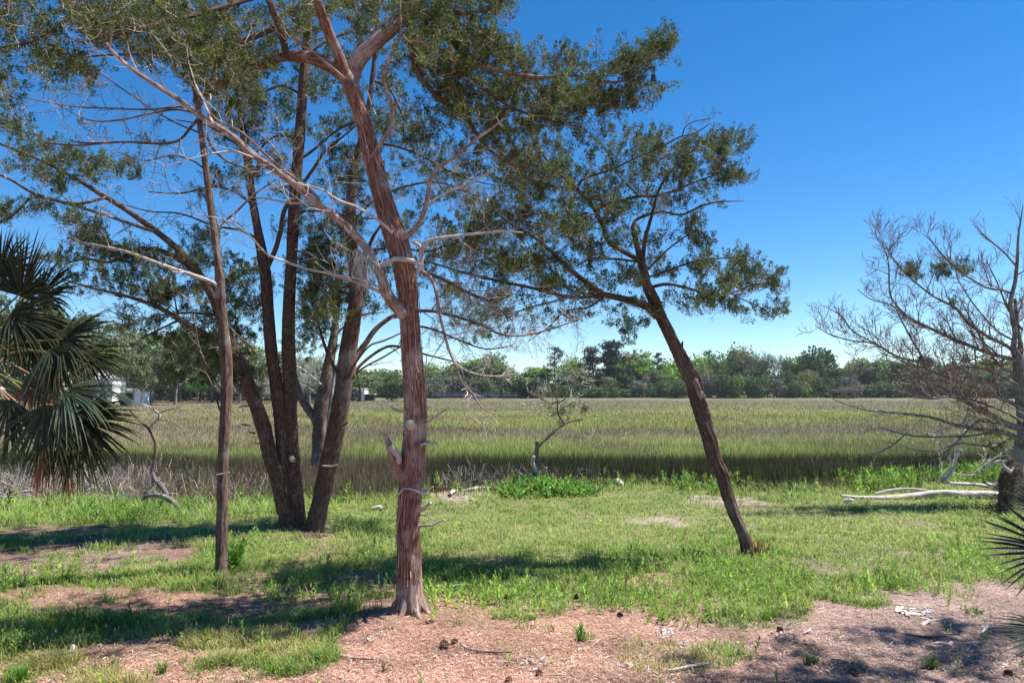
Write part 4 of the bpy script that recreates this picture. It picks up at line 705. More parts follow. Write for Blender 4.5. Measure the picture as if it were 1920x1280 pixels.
# --- spanish moss and lichen hanging from limbs
def moss(px, py, d, n, ln, spread, label):
    mb = MB(); c = P(px, py, d); A = []
    for i in range(n):
        p = c+np.array([R.normal()*spread, R.normal()*spread*.5, R.normal()*.04]); pl = [p]; l = ln*(.4+.8*R.random())
        for k in range(5): pl.append(pl[-1]+np.array([R.normal()*.02, R.normal()*.02, -l/5]))
        A.append(pl)
    twigs(mb, np.array(A), np.full(n, .0030), np.full(n, .0015), 3, jit((.34, .34, .31), n, .15))
    return tag(mb.build('hanging_moss', M_TWIG, origin=c), label, 'moss')
moss(682, 478, 8.4, 130, .34, .09, 'grey tuft of moss hanging from the pale looping branch left of the tallest trunk')
moss(1245, 362, 11.2, 60, .35, .05, 'grey strands of moss hanging in the crown of the leaning cedar')
moss(664, 520, 14.2, 110, .55, .12, 'grey moss hanging on the dark trunk that leans right from the cluster')

# ------------------------------------------------------------ palms
def frond(mb, hub, axis_, nrmv, length, n=36, spread=2.3, wd=.026, col=(.032, .037, .014), droop=.25, seed=0):
    """fan of folded leaflets around hub; axis_ = middle direction"""
    a = nrm(np.asarray(axis_, float)); nn = nrm(np.cross(np.cross(a, nrmv), a)); s = np.cross(nn, a); hub = np.asarray(hub, float)
    for i in range(n):
        t = (i/(n-1)-.5)*2; th = t*spread*.5+R.normal()*.02; l = length*(1-.28*abs(t)**2)*(.92+.16*R.random())
        dr = a*math.cos(th)+s*math.sin(th)+nn*(.12+.06*R.normal()); dr = nrm(dr); dv = .6+1.2*R.random()
        side = nrm(np.cross(dr, nn)); ks = [0, .3, .62, .85, 1.0]; ws = [.4, 1, .8, .36, .04]; L = []; Cn = []; Rr = []
        for k, wv in zip(ks, ws):
            c = hub+dr*l*k+np.array([0, 0, -1])*droop*dv*l*(k**2.4)*(.7+.6*abs(t))
            ww = wd*wv*.5
            L.append(c-side*ww+nn*ww*.5); Cn.append(c); Rr.append(c+side*ww+nn*ww*.5)
        V = np.array([x for q in zip(L, Cn, Rr) for x in q]); f = []
        for k in range(4): b = k*3; f += [[b, b+1, b+4, b+3], [b+1, b+2, b+5, b+4]]
        cc = jit(col, 1, .2)[0]; tipc = cc*np.array([2.6, 2.0, 1.3]); kc = np.repeat(np.array([0, 0, 0, .4, 1.0])[:, None], 3, 0); mb.add(V, f, cc*(1-kc)+tipc*kc)
def palm(name, label, base, top, fronds, trunk_r=None):
    root = empty(name, base, label, 'palm')
    if trunk_r:
        mb = MB(); q, rr = spline([base-np.array([0, 0, .1]), base*.5+top*.5+np.array([.05, 0, 0]), top], [trunk_r*1.15, trunk_r, trunk_r*.95], .06)
        tube(mb, q, rr, 22, rough=.06, seed=3); mb.build('trunk', M_SCALY, root, smooth=True)
        mb = MB()
        for k in range(46):
            an = k*2.4; z = 1-.012*k; p = base+(top-base)*z; o = np.array([math.cos(an), math.sin(an), 0])
            tube(mb, [p+o*trunk_r*.9, p+o*(trunk_r+.08)+np.array([0, 0, .10]), p+o*(trunk_r+.12)+np.array([0, 0, .24])], [.035, .028, .016], 6, seed=k)
        mb.build('boot_stubs', M_LIMB, root)
    for (hx, hy, hd, ax, nv, ln, kw) in fronds:
        hub = P(hx, hy, hd); mb = MB(); kw = dict(kw); dead = kw.pop('dead', False)
        if dead: kw['col'] = (.22, .11, .06)
        frond(mb, hub, ax, nv, ln, **kw)
        o = mb.build('frond', M_FROND, root)
        if dead: o['label'] = 'dead rust-brown frond'
        st = top if trunk_r else top+R.normal(size=3)*.03
        m2 = MB(); q, rr = spline([st, (st+hub)/2+np.array([0, 0, .10]), hub+nrm(np.asarray(ax, float))*.06], [.02, .013, .008], .08)
        tube(m2, q, rr, 6, seed=5, col=(.30, .36, .14) if not dead else (.6, .4, .3)); m2.build('petiole', M_PALE, o, smooth=True)
d = 7.3; bx = P(-85, 735, d+.2); base = np.array([bx[0], bx[1], gz(bx[0], bx[1])]); top = P(-70, 690, d+.15)
up = (0, -.6, .7)
palm('cabbage_palm', 'cabbage palm at the left edge with dark drooping fan fronds', base, top, [
    (40, 555, d+.1, (.30, -.1, 1.0), (-.3, -1, .3), .72, dict(spread=3.0, n=56, wd=.028, droop=.08)),
    (75, 560, d+.3, (.8, -.1, .7), (-.3, -1, .4), .66, dict(spread=2.6, n=50, wd=.026, droop=.25)),
    (0, 520, d+.3, (.2, .1, .9), (-.1, -1, .4), .62, dict(spread=2.6, n=46, wd=.026, droop=.15)),
    (60, 600, d+.4, (.5, .1, -.8), (-.1, -1, .2), .66, dict(spread=2.6, n=46, wd=.026, droop=.15)),
    (150, 665, d+.4, (.9, .1, -.1), (-.1, -.8, .8), .56, dict(spread=2.8, n=46, wd=.026, droop=.35)),
    (100, 790, d+.5, (.6, .1, -.5), (-.1, -1, .3), .66, dict(spread=2.9, n=50, wd=.028, droop=.22)),
    (20, 590, d-.1, (.9, -.1, -.2), (0, -1, .5), .62, dict(spread=2.6, n=40, wd=.026, droop=.3)),
    (112, 640, d, (1.0, -.15, .35), (-.2, -.8, .8), .74, dict(spread=3.0, n=56, wd=.028, droop=.28)),
    (95, 655, d-.2, (.6, -.3, -.8), (0, -1, .3), .55, dict(spread=2.4, n=36, wd=.03, droop=.3, col=(.03, .043, .024))),
    (120, 735, d-.1, (1.0, -.1, .0), (0, -.6, 1), .76, dict(spread=2.3, n=50, wd=.026, droop=.38, col=(.035, .055, .036))),
    (145, 785, d, (.75, -.1, -.6), (0, -1, .3), .70, dict(spread=3.1, n=58, wd=.028, droop=.18)),
    (85, 760, d-.3, (.2, -.2, -1.0), (0, -1, .0), .62, dict(spread=2.6, n=42, wd=.026, droop=.15, col=(.05, .07, .034))),
    (20, 750, d-.2, (-.2, -.2, -1), (0, -1, .1), .62, dict(spread=2.6, n=40, wd=.026, droop=.2, col=(.04, .058, .03))),
    (70, 700, d+.1, (.2, .1, -.6), (0, -1, .4), .35, dict(spread=2.8, n=30, wd=.03, droop=.3, dead=True)),
    (85, 830, d+.1, (.1, 0, -1), (0, -1, .1), .50, dict(spread=.7, n=12, wd=.022, droop=.1, dead=True)),
    (125, 850, d+.15, (.15, 0, -1), (0, -1, .1), .46, dict(spread=.5, n=9, wd=.02, droop=.1, dead=True)),
    (-60, 560, d+.3, (-.4, .3, 1), (0, -1, .3), .66, dict(spread=2.8, n=36, wd=.028)),
    (-160, 600, d, (-1, 0, .5), (0, -.4, 1), .66, dict(spread=2.8, n=36, wd=.028)),
    (-170, 730, d, (-1, -.1, -.3), (0, -.4, 1), .66, dict(spread=2.8, n=36, wd=.028, droop=.4)),
    (-60, 640, d-.8, (0, -1, .2), (0, 0, 1), .66, dict(spread=2.8, n=36, wd=.028, droop=.4)),
    (-60, 600, d+.9, (.1, 1, .3), (0, 0, 1), .66, dict(spread=2.8, n=36, wd=.028, droop=.4))], trunk_r=.17)
d = 5.2; bx = P(2110, 1100, d); base = np.array([bx[0], bx[1], gz(bx[0], bx[1])]); top = base+np.array([0, 0, .25])
palm('palmetto', 'low palmetto at the right edge, stiff dark fan leaves pointing left into the picture', base, top, [
    (1985, 1035, d, (-1.0, .1, .05), (.1, -.9, .5), .56, dict(spread=1.9, n=20, wd=.028, droop=.06, col=(.016, .024, .017))),
    (2000, 1195, d-.3, (-1.0, 0, .05), (.1, -.6, .8), .50, dict(spread=1.5, n=18, wd=.026, droop=.12, col=(.024, .034, .024))),
    (1960, 960, d+.3, (-.5, .1, .3), (.1, -.9, .5), .30, dict(spread=1.4, n=12, wd=.02, droop=.06, col=(.016, .024, .017))),
    (2130, 900, d, (.2, 0, 1), (0, -1, .3), .6, dict(spread=2.6, n=30, wd=.028)),
    (2220, 1000, d, (1, 0, .3), (0, -.5, 1), .6, dict(spread=2.6, n=30, wd=.028)),
    (2120, 1060, d+.6, (.1, 1, .4), (0, -.5, 1), .6, dict(spread=2.6, n=30, wd=.028))])

# --- tree just outside the right edge whose crown shades the straw
bb = np.array([7.7, 6.9, gz(7.7, 6.9)])
T11 = Tree('cedar_tree', 'cedar standing just outside the right edge, shading the straw in the lower right corner', bb, M_DARKB)
def raw(t, pts, rad, name='limb', sides=14):
    q, rr = spline(np.array(pts, float), np.array(rad, float), .1); mb = MB(); tube(mb, q, rr, sides, rough=.05, seed=9); mb.build(name, t.bark, t.root, smooth=True); t.sk.append(q); t.sr.append(rr)
raw(T11, [bb-[0, 0, .1], (7.6, 6.9, 2), (7.5, 6.9, 4), (7.4, 7.0, 6.4), (7.2, 7.1, 9)], [.2, .16, .14, .10, .05], 'trunk')
for e in ((6.9, 7.9, 8.4), (6.6, 7.0, 8.6), (7.2, 8.0, 6.6), (8.6, 8.2, 6.2), (7.0, 6.4, 7.4), (8.3, 7.2, 6.0)):
    raw(T11, [(7.4, 6.8, e[2]-1.1), ((7.4+e[0])/2, (6.8+e[1])/2, e[2]-.4), e], [.06, .04, .015], sides=8)
def crown3(t, cl, size, bare=0.):
    px = []
    for (x, y, z, r, n) in cl:
        u = np.array([x, y, z]); f = y
        # convert to the pixel ellipse form used by crown()
        Z = (z-CH)/y; uu = (Z*cp-sp_)/(cp+Z*sp_); Yc = cp-sp_*uu
        px.append((960+F*x*Yc/y, 640-F*uu, r*F/y, r*.5*F/y, y, r, n))
    t.crown(px, size=size, bare=bare)
def over(px, py, h, r, n):      # the crown clump that shades this spot of ground
    g = G(px, py); return (g[0]+sdir.x/sdir.z*h, g[1]+sdir.y/sdir.z*h, h, r, n)
crown3(T11, [over(1440, 1268, 8.6, .55, 71), over(1530, 1250, 8.2, .6, 84), over(1600, 1270, 7.4, .6, 84), over(1640, 1235, 7.4, .5, 50), over(1700, 1255, 6.6, .6, 84), over(1790, 1225, 6.4, .6, 71), over(1800, 1275, 6.2, .7, 84), over(1880, 1245, 6.0, .6, 71), over(1500, 1200, 8.6, .35, 16), over(1640, 1180, 8.0, .4, 21), over(1760, 1185, 7.2, .4, 25), over(1900, 1190, 6.6, .4, 25), over(1350, 1290, 9.0, .5, 50)], 1.6, .05)
T11.done()

# ------------------------------------------------------------ far shore: every tree a thing
M_FTRUNK = flatmat('far_trunk', (.17, .14, .12), .9, 2, .3)
def card_crown(mb, lobes, n, size, base, flat=0.0):
    tot = sum(l[3]*l[4] for l in lobes)
    for (x, y, z, rx, rz) in lobes:
        k = int(n*rx*rz/tot); u = nrm(R.normal(size=(k, 3))); rad = R.random(k)**.38*(1+.16*R.normal(size=k))
        p = np.array([x, y, z])+u*rad[:, None]*np.array([rx, rx, rz])
        p[:, 2] = np.maximum(p[:, 2], .2)
        nn = nrm(u+R.normal(size=(k, 3))*.7+np.array([0, 0, .35])); dr = nrm(np.cross(nn, R.normal(size=(k, 3))))
        ln = size*(.6+.9*R.random(k)); c = jit(base, k, .22, .07)
        leaves(mb, p-dr*ln[:, None]*.5, dr, ln, ln*(.5+.3*R.random(k)), c, flat=nn)
def far_proto(kind, seed):
    global R; R = np.random.default_rng(seed); mb = MB(); tk = MB(); tw = MB()
    def trunk(h, r, lean=0):
        q, rr = spline(np.array([[0, 0, -.5], [lean*.4, 0, h*.4], [lean, 0, h]]), np.array([r, r*.8, r*.4]), h/6); tube(tk, q, rr, 7, rough=.05, seed=seed)
    lobes = []
    if kind == 'bushy':
        trunk(6, .3)
        for k in range(13): a = R.random()*6.28; r = R.random()**.5*3.8; z = 2.2+7.5*R.random()*(1-r/7.5); s = 1.5+R.random()*1.4; lobes.append((r*math.cos(a), r*math.sin(a), z, s, s*.8))
        card_crown(mb, lobes, 2600, .62, (1, 1, 1))
    elif kind == 'shrub':
        trunk(2, .15)
        for k in range(9): a = R.random()*6.28; r = R.random()**.5*3.0; s = 1.1+R.random()*1.2; lobes.append((r*math.cos(a), r*math.sin(a), .9+R.random()*2.6, s, s*.8))
        card_crown(mb, lobes, 1500, .5, (1, 1, 1))
    elif kind == 'open':      # trunk shows below a spreading crown
        trunk(6.5, .34, R.normal()*.8)
        for k in range(16): a = R.random()*6.28; r = R.random()**.5*4.6; z = 5.2+5.5*R.random()*(1-r/9); s = 1.1+R.random()*1.2; lobes.append((r*math.cos(a), r*math.sin(a), z, s, s*.6))
        card_crown(mb, lobes, 2400, .55, (1, 1, 1))
        for k in range(6):
            l = lobes[k]; q, rr = spline(np.array([[0, 0, 3+R.random()*2], [l[0]*.5, l[1]*.5, l[2]*.75], [l[0], l[1], l[2]]]), np.array([.16, .12, .05]), 1.2); tube(tk, q, rr, 5, seed=k)
    elif kind == 'pine':
        trunk(19, .3, .3)
        for k in range(15):
            a = R.random()*6.28; z = 11+8.6*(k/14)**.8; r = (1.0+1.9*R.random())*(1.15-.55*(z-11)/9); s = .8+.8*R.random(); lobes.append((.3*z/19+r*math.cos(a), r*math.sin(a), z, s*1.25, s*.55))
            q, rr = spline(np.array([[.3*z/19, 0, z-.8], [.3+r*.5*math.cos(a), r*.5*math.sin(a), z-.3], [.3+r*math.cos(a), r*math.sin(a), z]]), np.array([.09, .06, .03]), 1); tube(tk, q, rr, 4, seed=k)
        lobes.append((.3, 0, 19.6, 1.8, .7)); card_crown(mb, lobes, 1500, .42, (1, 1, 1))
    elif kind == 'tall':
        trunk(12, .4)
        for k in range(26): a = R.random()*6.28; z = 4+14*R.random(); r = (.4+2.9*R.random())*(1.1-.55*abs(z-10)/9); s = 1.0+1.1*R.random(); lobes.append((r*math.cos(a), r*math.sin(a), z, s*1.15, s*.7))
        card_crown(mb, lobes, 3600, .55, (1, 1, 1))
    elif kind == 'bare':
        tube(tk, [[0, 0, -.3], [.1, 0, 3], [.3, 0, 5]], [.22, .16, .1], 6)
        A = []
        def rec(p, d, l, k):
            pl = [p]; dd = d
            for m in range(4): dd = nrm(dd+R.normal(size=3)*.2+np.array([0, 0, .08])); pl.append(pl[-1]+dd*l/4)
            A.append((pl, .085*(.55**k)))
            if k < 4:
                for m in range(4 if k < 3 else 3): rec(pl[R.integers(1, 5)], nrm(dd+R.normal(size=3)*.75), l*.66, k+1)
        for m in range(5): rec(np.array([.2, 0, 2.5+R.random()*2.2]), nrm(np.array([R.normal()*.7, R.normal()*.7, .8])), 3.2, 0)
        twigs(tw, np.array([a[0] for a in A]), np.array([max(a[1], .02) for a in A]), np.array([max(a[1]*.4, .012) for a in A]), 3, jit((1, 1, 1), len(A), .2))
        e = np.array([a[0][-1] for a in A if a[1] < .02]); k = len(e); dr = nrm(R.normal(size=(k, 3))); leaves(mb, e, dr, .16+.14*R.random(k), .12, jit((1, 1, 1), k, .2))
    root = bpy.data.objects.new('far_tree', None); COL.objects.link(root)
    if tk.n: tk.build('trunk', M_FTRUNK, root, smooth=True)
    if tw.n: tw.build('twigs', M_FAR, root)
    if mb.n: mb.build('crown', M_FAR, root)
    vs = np.concatenate([np.concatenate(m.v) for m in (mb, tw) if m.n])
    root['_k'] = kind; root['_h'] = float(np.percentile(vs[:, 2], 99.3)); root['_w'] = float(np.percentile(np.abs(vs[:, 0]), 97)*2); return root
PROT = {k: [far_proto(k, 50+i*7+len(k)*31) for i in range(n)] for k, n in (('bushy', 4), ('shrub', 3), ('open', 4), ('pine', 2), ('tall', 2), ('bare', 3))}
R = np.random.default_rng(77); used = set()
def far_tree(kind, x, y, z, sx, sz, color, label, group=None, name='tree', cat='tree'):
    src = PROT[kind][R.integers(len(PROT[kind]))]
    if src.name in used:
        o = src.copy(); COL.objects.link(o); kids = []
        for ch in src.children: c = ch.copy(); COL.objects.link(c); c.parent = o; kids.append(c)
    else: o = src; kids = list(src.children); used.add(src.name)
    o.name = name; o.location = (x, y, z); o.rotation_euler = (0, 0, R.random()*6.28); o.scale = (sx/src['_w'], sx/src['_w'], sz/src['_h'])
    for k in ('group',):
        if k in o: del o[k]
    tag(o, label, cat, group)
    for c in kids:
        c.color = (*color, 1)
    return o
def fx(px, d): return (px-960)/F*d
def ftop(pxy, d): return CH+(HOR-pxy)/F*d
MARKS = [(0, 'beyond the left edge'), (200, 'behind the palm'), (330, 'near the white building'), (450, 'behind the slim trunk'), (720, 'behind the trunk cluster'), (800, 'behind the tallest trunk'), (985, 'behind the boardwalk'), (1100, 'below the two tall pines'), (1230, 'below the tallest evergreens'), (1330, 'behind the leaning trunk'), (1480, 'just right of the leaning trunk'), (1640, 'left of the bare spreading tree'), (1900, 'behind the bare spreading tree'), (9999, 'beyond the right edge')]
FARL = []
def place(kind, px, top, d, wpx_, color, label, group=None, name='tree'):
    x = fx(px, d); y = d; z = gz(x, y)
    o = far_tree(kind, x, y, z-.2, wpx_*d/F, ftop(top, d)-z+.2, color, label, group, name)
    if group:
        b_ = label
        for c_ in (' in the ', ' at the ', ' along the ', ' behind ', ' standing '): b_ = b_.split(c_)[0]
        rw = {g1: 'back row', g2: 'front row', g3: 'middle row'}.get(group) or next((v for k_, v in (('second row', 'second row of left shore'), ('third row', 'third row of left shore'), ('trees along', 'front row of left shore'), ('undergrowth', 'undergrowth of left shore'), ('boardwalk', 'low on far shore'), ('lawn', 'back of far lawn')) if k_ in group), 'far shore')
        o['label'] = b_+', '+rw+', '+next(m[1] for m in MARKS if px < m[0]); FARL.append((px, o))
    return o
DG = (.10, .15, .065); MG = (.155, .24, .07); BG = (.22, .37, .075); OL = (.25, .265, .12); GG = (.19, .195, .15); GR = (.28, .235, .215)
tops = [(500, 690), (620, 698), (660, 692), (700, 690), (740, 696), (800, 688), (860, 684), (930, 676), (970, 694), (1010, 690), (1060, 688), (1110, 684), (1160, 678), (1200, 676), (1250, 680), (1300, 674), (1380, 668), (1440, 672), (1500, 674), (1550, 664), (1600, 668), (1660, 674), (1760, 674), (1850, 676), (2100, 680)]
def topat(px): return np.interp(px, [t[0] for t in tops], [t[1] for t in tops])
g1 = 'back row of trees across the marsh'; g2 = 'front row of bushes across the marsh'; g3 = 'middle row of trees across the marsh'
for i, px in enumerate(np.arange(640, 2150, 30)):
    c = [MG, BG, DG, MG, OL, MG, BG][i % 7]
    if 1180 < px < 1300: c = BG
    lb = {MG: 'mid green tree crown in the back row of the tree line across the marsh', BG: 'fresh bright green tree crown in the back row of the tree line across the marsh', DG: 'dark green tree crown in the back row of the tree line across the marsh', OL: 'yellowish olive tree crown in the back row of the tree line across the marsh'}[c]
    place(['bushy', 'bushy', 'tall', 'bushy', 'open'][R.integers(5)], px+R.normal()*8, topat(px)-3+R.normal()*7, 312+R.random()*12, 44+R.random()*34, np.array(c)*(.85+.3*R.random()), lb, g1)
for i, px in enumerate(np.arange(648, 2150, 33)):
    if 800 < px < 985: continue
    c = [MG, DG, OL, MG, DG, GG][i % 6]
    lb = {MG: 'mid green tree in the middle row of the tree line across the marsh', DG: 'dark green tree in the middle row of the tree line across the marsh', OL: 'yellowish olive tree in the middle row of the tree line across the marsh', GG: 'greyish green tree in the middle row of the tree line across the marsh'}[c]
    place(['bushy', 'open'][R.integers(2)], px+R.normal()*8, topat(px)+17+R.normal()*9, 300+R.random()*5, 40+R.random()*30, np.array(c)*(.85+.3*R.random()), lb, g3)
for i, px in enumerate(np.arange(655, 2150, 26)):
    if px < 720 or 805 < px < 975: continue
    c = [DG, GG, DG, MG, DG][i % 5]
    lb = {DG: 'low dark green bush in the front row at the far marsh edge', GG: 'low greyish bush in the front row at the far marsh edge', MG: 'low mid green bush in the front row at the far marsh edge'}[c]
    place('shrub', px+R.normal()*5, topat(px)+42+R.normal()*6, 290+R.random()*5, 44+R.random()*16, np.array(c)*(.75+.3*R.random()), lb, g2, name='bush')
for px, tp, wd, lb in ((1550, 712, 60, 'leafless grey bush at the far marsh edge left of the bare spreading tree'), (1640, 700, 80, 'leafless brownish tree on the far shore behind the bare spreading tree'), (1740, 690, 70, 'leafless reddish tree on the far shore nearest the right edge of the picture'), (1600, 722, 50, 'small leafless grey bush between two larger leafless ones at the far marsh edge'), (1110, 700, 60, 'leafless grey-brown tree on the far shore right of the broken snag')):
    place('bare', px, tp, 284, wd, GR, lb, name='bare_tree')
place('pine', 1040, 651, 306, 46, (.035, .05, .032), 'dark pine with layered crown, left one of the pair of tall pines across the marsh', name='pine_tree')
place('pine', 1075, 643, 306, 34, (.035, .05, .032), 'dark slender pine with small flat top, right one of the tall pine pair across the marsh', name='pine_tree')
place('tall', 1152, 640, 306, 62, (.042, .058, .034), 'tallest dark evergreen above the tree line, right of the two pines')
place('tall', 1112, 651, 305, 50, (.045, .062, .036), 'dark evergreen beside the tallest one, closer to the two pines')
place('pine', 1236, 661, 308, 22, (.06, .075, .045), 'thin small-topped pine above the far trees just left of the leaning trunk', name='pine_tree')
place('bare', 1415, 658, 300, 46, (.17, .17, .12), 'thin pale half-bare tree standing above the tree line right of the leaning trunk', name='bare_tree')
place('bare', 1455, 662, 300, 44, (.17, .17, .12), 'thin half-bare tree above the tree line, right of the pale one like it', name='bare_tree')
place('bare', 965, 684, 306, 40, (.28, .26, .22), 'pale leafless tree above the tree line left of the two pines', name='bare_tree')
place('open', 915, 664, 300, 100, (.20, .27, .10), 'broad light green tree behind the wooden boardwalk')
place('bushy', 860, 684, 299, 90, (.15, .19, .09), 'dull green spreading tree behind the left end of the boardwalk')
place('bushy', 990, 712, 285, 54, (.045, .07, .028), 'dark rounded bush at the right end of the boardwalk')
place('bushy', 735, 716, 240, 46, (.045, .075, .03), 'dark green bush on the far lawn between the white house and the tallest trunk')
place('bushy', 765, 708, 250, 40, (.10, .14, .04), 'yellow green bush behind the tallest trunk on the far shore')
place('bushy', 700, 700, 290, 40, (.14, .23, .03), 'bright lime green tree behind the white house')
place('bare', 600, 660, 90, 110, (.42, .43, .37), 'pale lichen-grey tree behind the forked grey trunk', name='bare_tree')
place('bare', 470, 700, 150, 100, (.38, .36, .33), 'pale grey leafless thicket tree seen just right of the slim trunk', name='bare_tree')
place('bare', 520, 706, 150, 80, (.38, .36, .33), 'pale grey leafless tree seen between the dark clustered trunks', name='bare_tree')
for px in np.arange(800, 990, 15):
    place('shrub', px+R.normal()*4, 708+R.normal()*5, 288+R.random()*6, 46+R.random()*12, np.array([DG, MG, GG][R.integers(3)])*.9, 'low bush at the boardwalk rail', 'low bushes behind the boardwalk', name='bush')
for px in np.arange(300, 800, 17):
    place('shrub', px+R.normal()*4, 712+R.normal()*5, 296+R.random()*6, 46+R.random()*12, np.array([DG, MG, GG][R.integers(3)])*1.1, 'low bush at the back of the far lawn on the left', 'low bushes at the back of the left far lawn', name='bush')
# left shore, nearer, trees with trunks showing
lt = [(-120, 560), (-40, 545), (40, 560), (110, 580), (170, 598), (230, 612), (290, 628), (340, 612), (400, 630), (450, 645), (520, 662), (580, 672), (640, 692)]
for i, (px, tp) in enumerate(lt):
    c = [(.20, .26, .12), (.17, .22, .11), (.23, .27, .14)][i % 3]
    place('open', px, tp, 205+R.random()*10, 95, c, 'spreading green tree with open trunks in the row along the left far shore', 'trees along the left far shore')
    place('open', px+35, tp+10, 232+R.random()*10, 100, np.array(c)*.8, 'duller green tree in the second row along the left far shore', 'second row of trees on the left far shore')
    place('shrub', px+18+R.normal()*8, 712, 262, 50, (.05, .065, .035), 'low dark undergrowth bush behind the trunks on the left far shore', 'undergrowth on the left far shore', name='bush')
    place('shrub', px-8+R.normal()*8, 706, 268, 50, (.10, .13, .07), 'low dark undergrowth bush behind the trunks on the left far shore', 'undergrowth on the left far shore', name='bush')
    place('bushy', px+R.normal()*8, tp+30, 275, 90, (.15, .19, .10), 'distant soft green tree behind the two rows on the left far shore', 'third row of trees on the left far shore')
place('open', 195, 650, 190, 60, (.17, .22, .045), 'yellow green leafy tree beside the palm on the far shore')
place('open', 372, 706, 185, 34, (.09, .24, .05), 'small vivid green tree on the far lawn left of the slim trunk')
place('open', 330, 660, 175, 80, (.13, .17, .08), 'dark leafy many-trunked tree on the far lawn, between white building and slim trunk')
place('open', 250, 662, 158, 54, (.19, .24, .12), 'grey green tree standing before the white sided building')
place('shrub', 243, 736, 162, 30, (.12, .16, .08), 'low bush hiding the left half of the white sided building', name='bush')
place('open', 268, 675, 160, 44, (.16, .21, .09), 'slim tree right of the grey green one before the white sided building')
place('open', 285, 668, 180, 60, (.18, .22, .10), 'olive green tree standing in front of the white building')

# ------------------------------------------------------------ buildings and boardwalk on the far shore
M_WHITE = flatmat('white_siding', (.78, .78, .80), .6, .6, .05); M_ROOF = flatmat('grey_roof', (.30, .30, .31), .8, 1, .15); M_GLASS_SHADE = flatmat('dark_glass_and_shade', (.03, .035, .04), .2, 1, .1); M_WOOD = flatmat('weathered_planks', (.27, .26, .30), .8, 1.5, .25); M_RED = flatmat('red_stripe', (.45, .08, .10), .6, 2, .1); M_GREEN = flatmat('lawn', (.13, .17, .05), .9, .5, .2)
def box(mb, x0, x1, y0, y1, z0, z1, b=0):
    v = [[x, y, z] for x in (x0, x1) for y in (y0, y1) for z in (z0, z1)]
    mb.add(v, [[0, 1, 3, 2], [4, 6, 7, 5], [0, 4, 5, 1], [2, 3, 7, 6], [0, 2, 6, 4], [1, 5, 7, 3]])
def house(pxa, pxb, ytop, yb, d, label, depth=7, lapped=True, stripe=False, roofh=1.0, winx=(.25, .7)):
    x0, x1 = fx(pxa, d), fx(pxb, d); zt = ftop(ytop, d); zb = gz((x0+x1)/2, d)-.3
    r = empty('house', ((x0+x1)/2, d+depth/2, zb), label, 'building'); m = MB()
    k = 9; h = (zt-zb)/k
    for i in range(k):          # lapped boards: each a little proud at its foot
        z = zb+i*h; o = .05
        v = [[x0-o, d-o, z], [x1+o, d-o, z], [x1+o, d+depth+o, z], [x0-o, d+depth+o, z], [x0, d, z+h], [x1, d, z+h], [x1, d+depth, z+h], [x0, d+depth, z+h]]
        m.add(v, [[0, 1, 5, 4], [1, 2, 6, 5], [2, 3, 7, 6], [3, 0, 4, 7], [3, 2, 1, 0], [4, 5, 6, 7]])
    m.build('wall', M_WHITE, r)
    m = MB(); e = .4; ym = d+depth/2
    m.add([[x0-e, d-e, zt+.02], [x1+e, d-e, zt+.02], [x1+e, d+depth+e, zt+.02], [x0-e, d+depth+e, zt+.02], [x0-e, ym, zt+roofh], [x1+e, ym, zt+roofh]], [[0, 1, 5, 4], [2, 3, 4, 5], [3, 2, 1, 0]]); m.f3.append(np.array([[0, 4, 3], [1, 2, 5]])); m.build('roof', M_ROOF, r)
    for wx in winx:
        m = MB(); xa = x0+(x1-x0)*wx; box(m, xa-.55, xa+.55, d-.12, d-.06, zb+1.4, zt-.5); wn = m.build('window', M_GLASS_SHADE, r)
        m = MB(); 
        for a in (xa-.65, xa+.56): box(m, a, a+.09, d-.16, d-.063, zb+1.3, zt-.4)
        box(m, xa-.65, xa+.65, d-.17, d-.064, zt-.4, zt-.3); box(m, xa-.65, xa+.65, d-.17, d-.064, zb+1.2, zb+1.3); m.build('frame', M_WHITE, wn)
    if stripe: m = MB(); box(m, x0+.3, x0+2.6, d-.11, d-.07, zt-1.2, zt-.8); m.build('stripe', M_RED, r)
    return r
house(240, 262, 731, 752, 168, 'long low white sided building on the left far shore beyond the palm', roofh=.5, depth=5, winx=(.3,))
house(178, 212, 710, 740, 200, 'white gabled house half hidden behind the palm fronds', roofh=2.2, winx=(.5,))
house(655, 684, 729, 746, 262, 'small white building with a red stripe between the dark leaning trunk and the tallest trunk', stripe=True, roofh=.3, winx=(.7,))
# open shed to its right
x0, x1 = fx(685, 262), fx(702, 262); zg = gz(x0, 262); r = empty('shed', ((x0+x1)/2, 262, zg), 'dark open shed standing beside the small white building', 'building')
m = MB(); box(m, x0, x1, 265, 265.2, zg-.3, zg+2.2); box(m, x0, x0+.2, 262, 265, zg-.3, zg+2.2); box(m, x1-.2, x1, 262, 265, zg-.3, zg+2.2); m.build('wall', M_GLASS_SHADE, r)  # near-black walls: the shade inside the opening put into the colour
m = MB(); box(m, x0-.3, x1+.3, 261.6, 265.5, zg+2.2, zg+2.4); m.build('roof', M_WHITE, r)
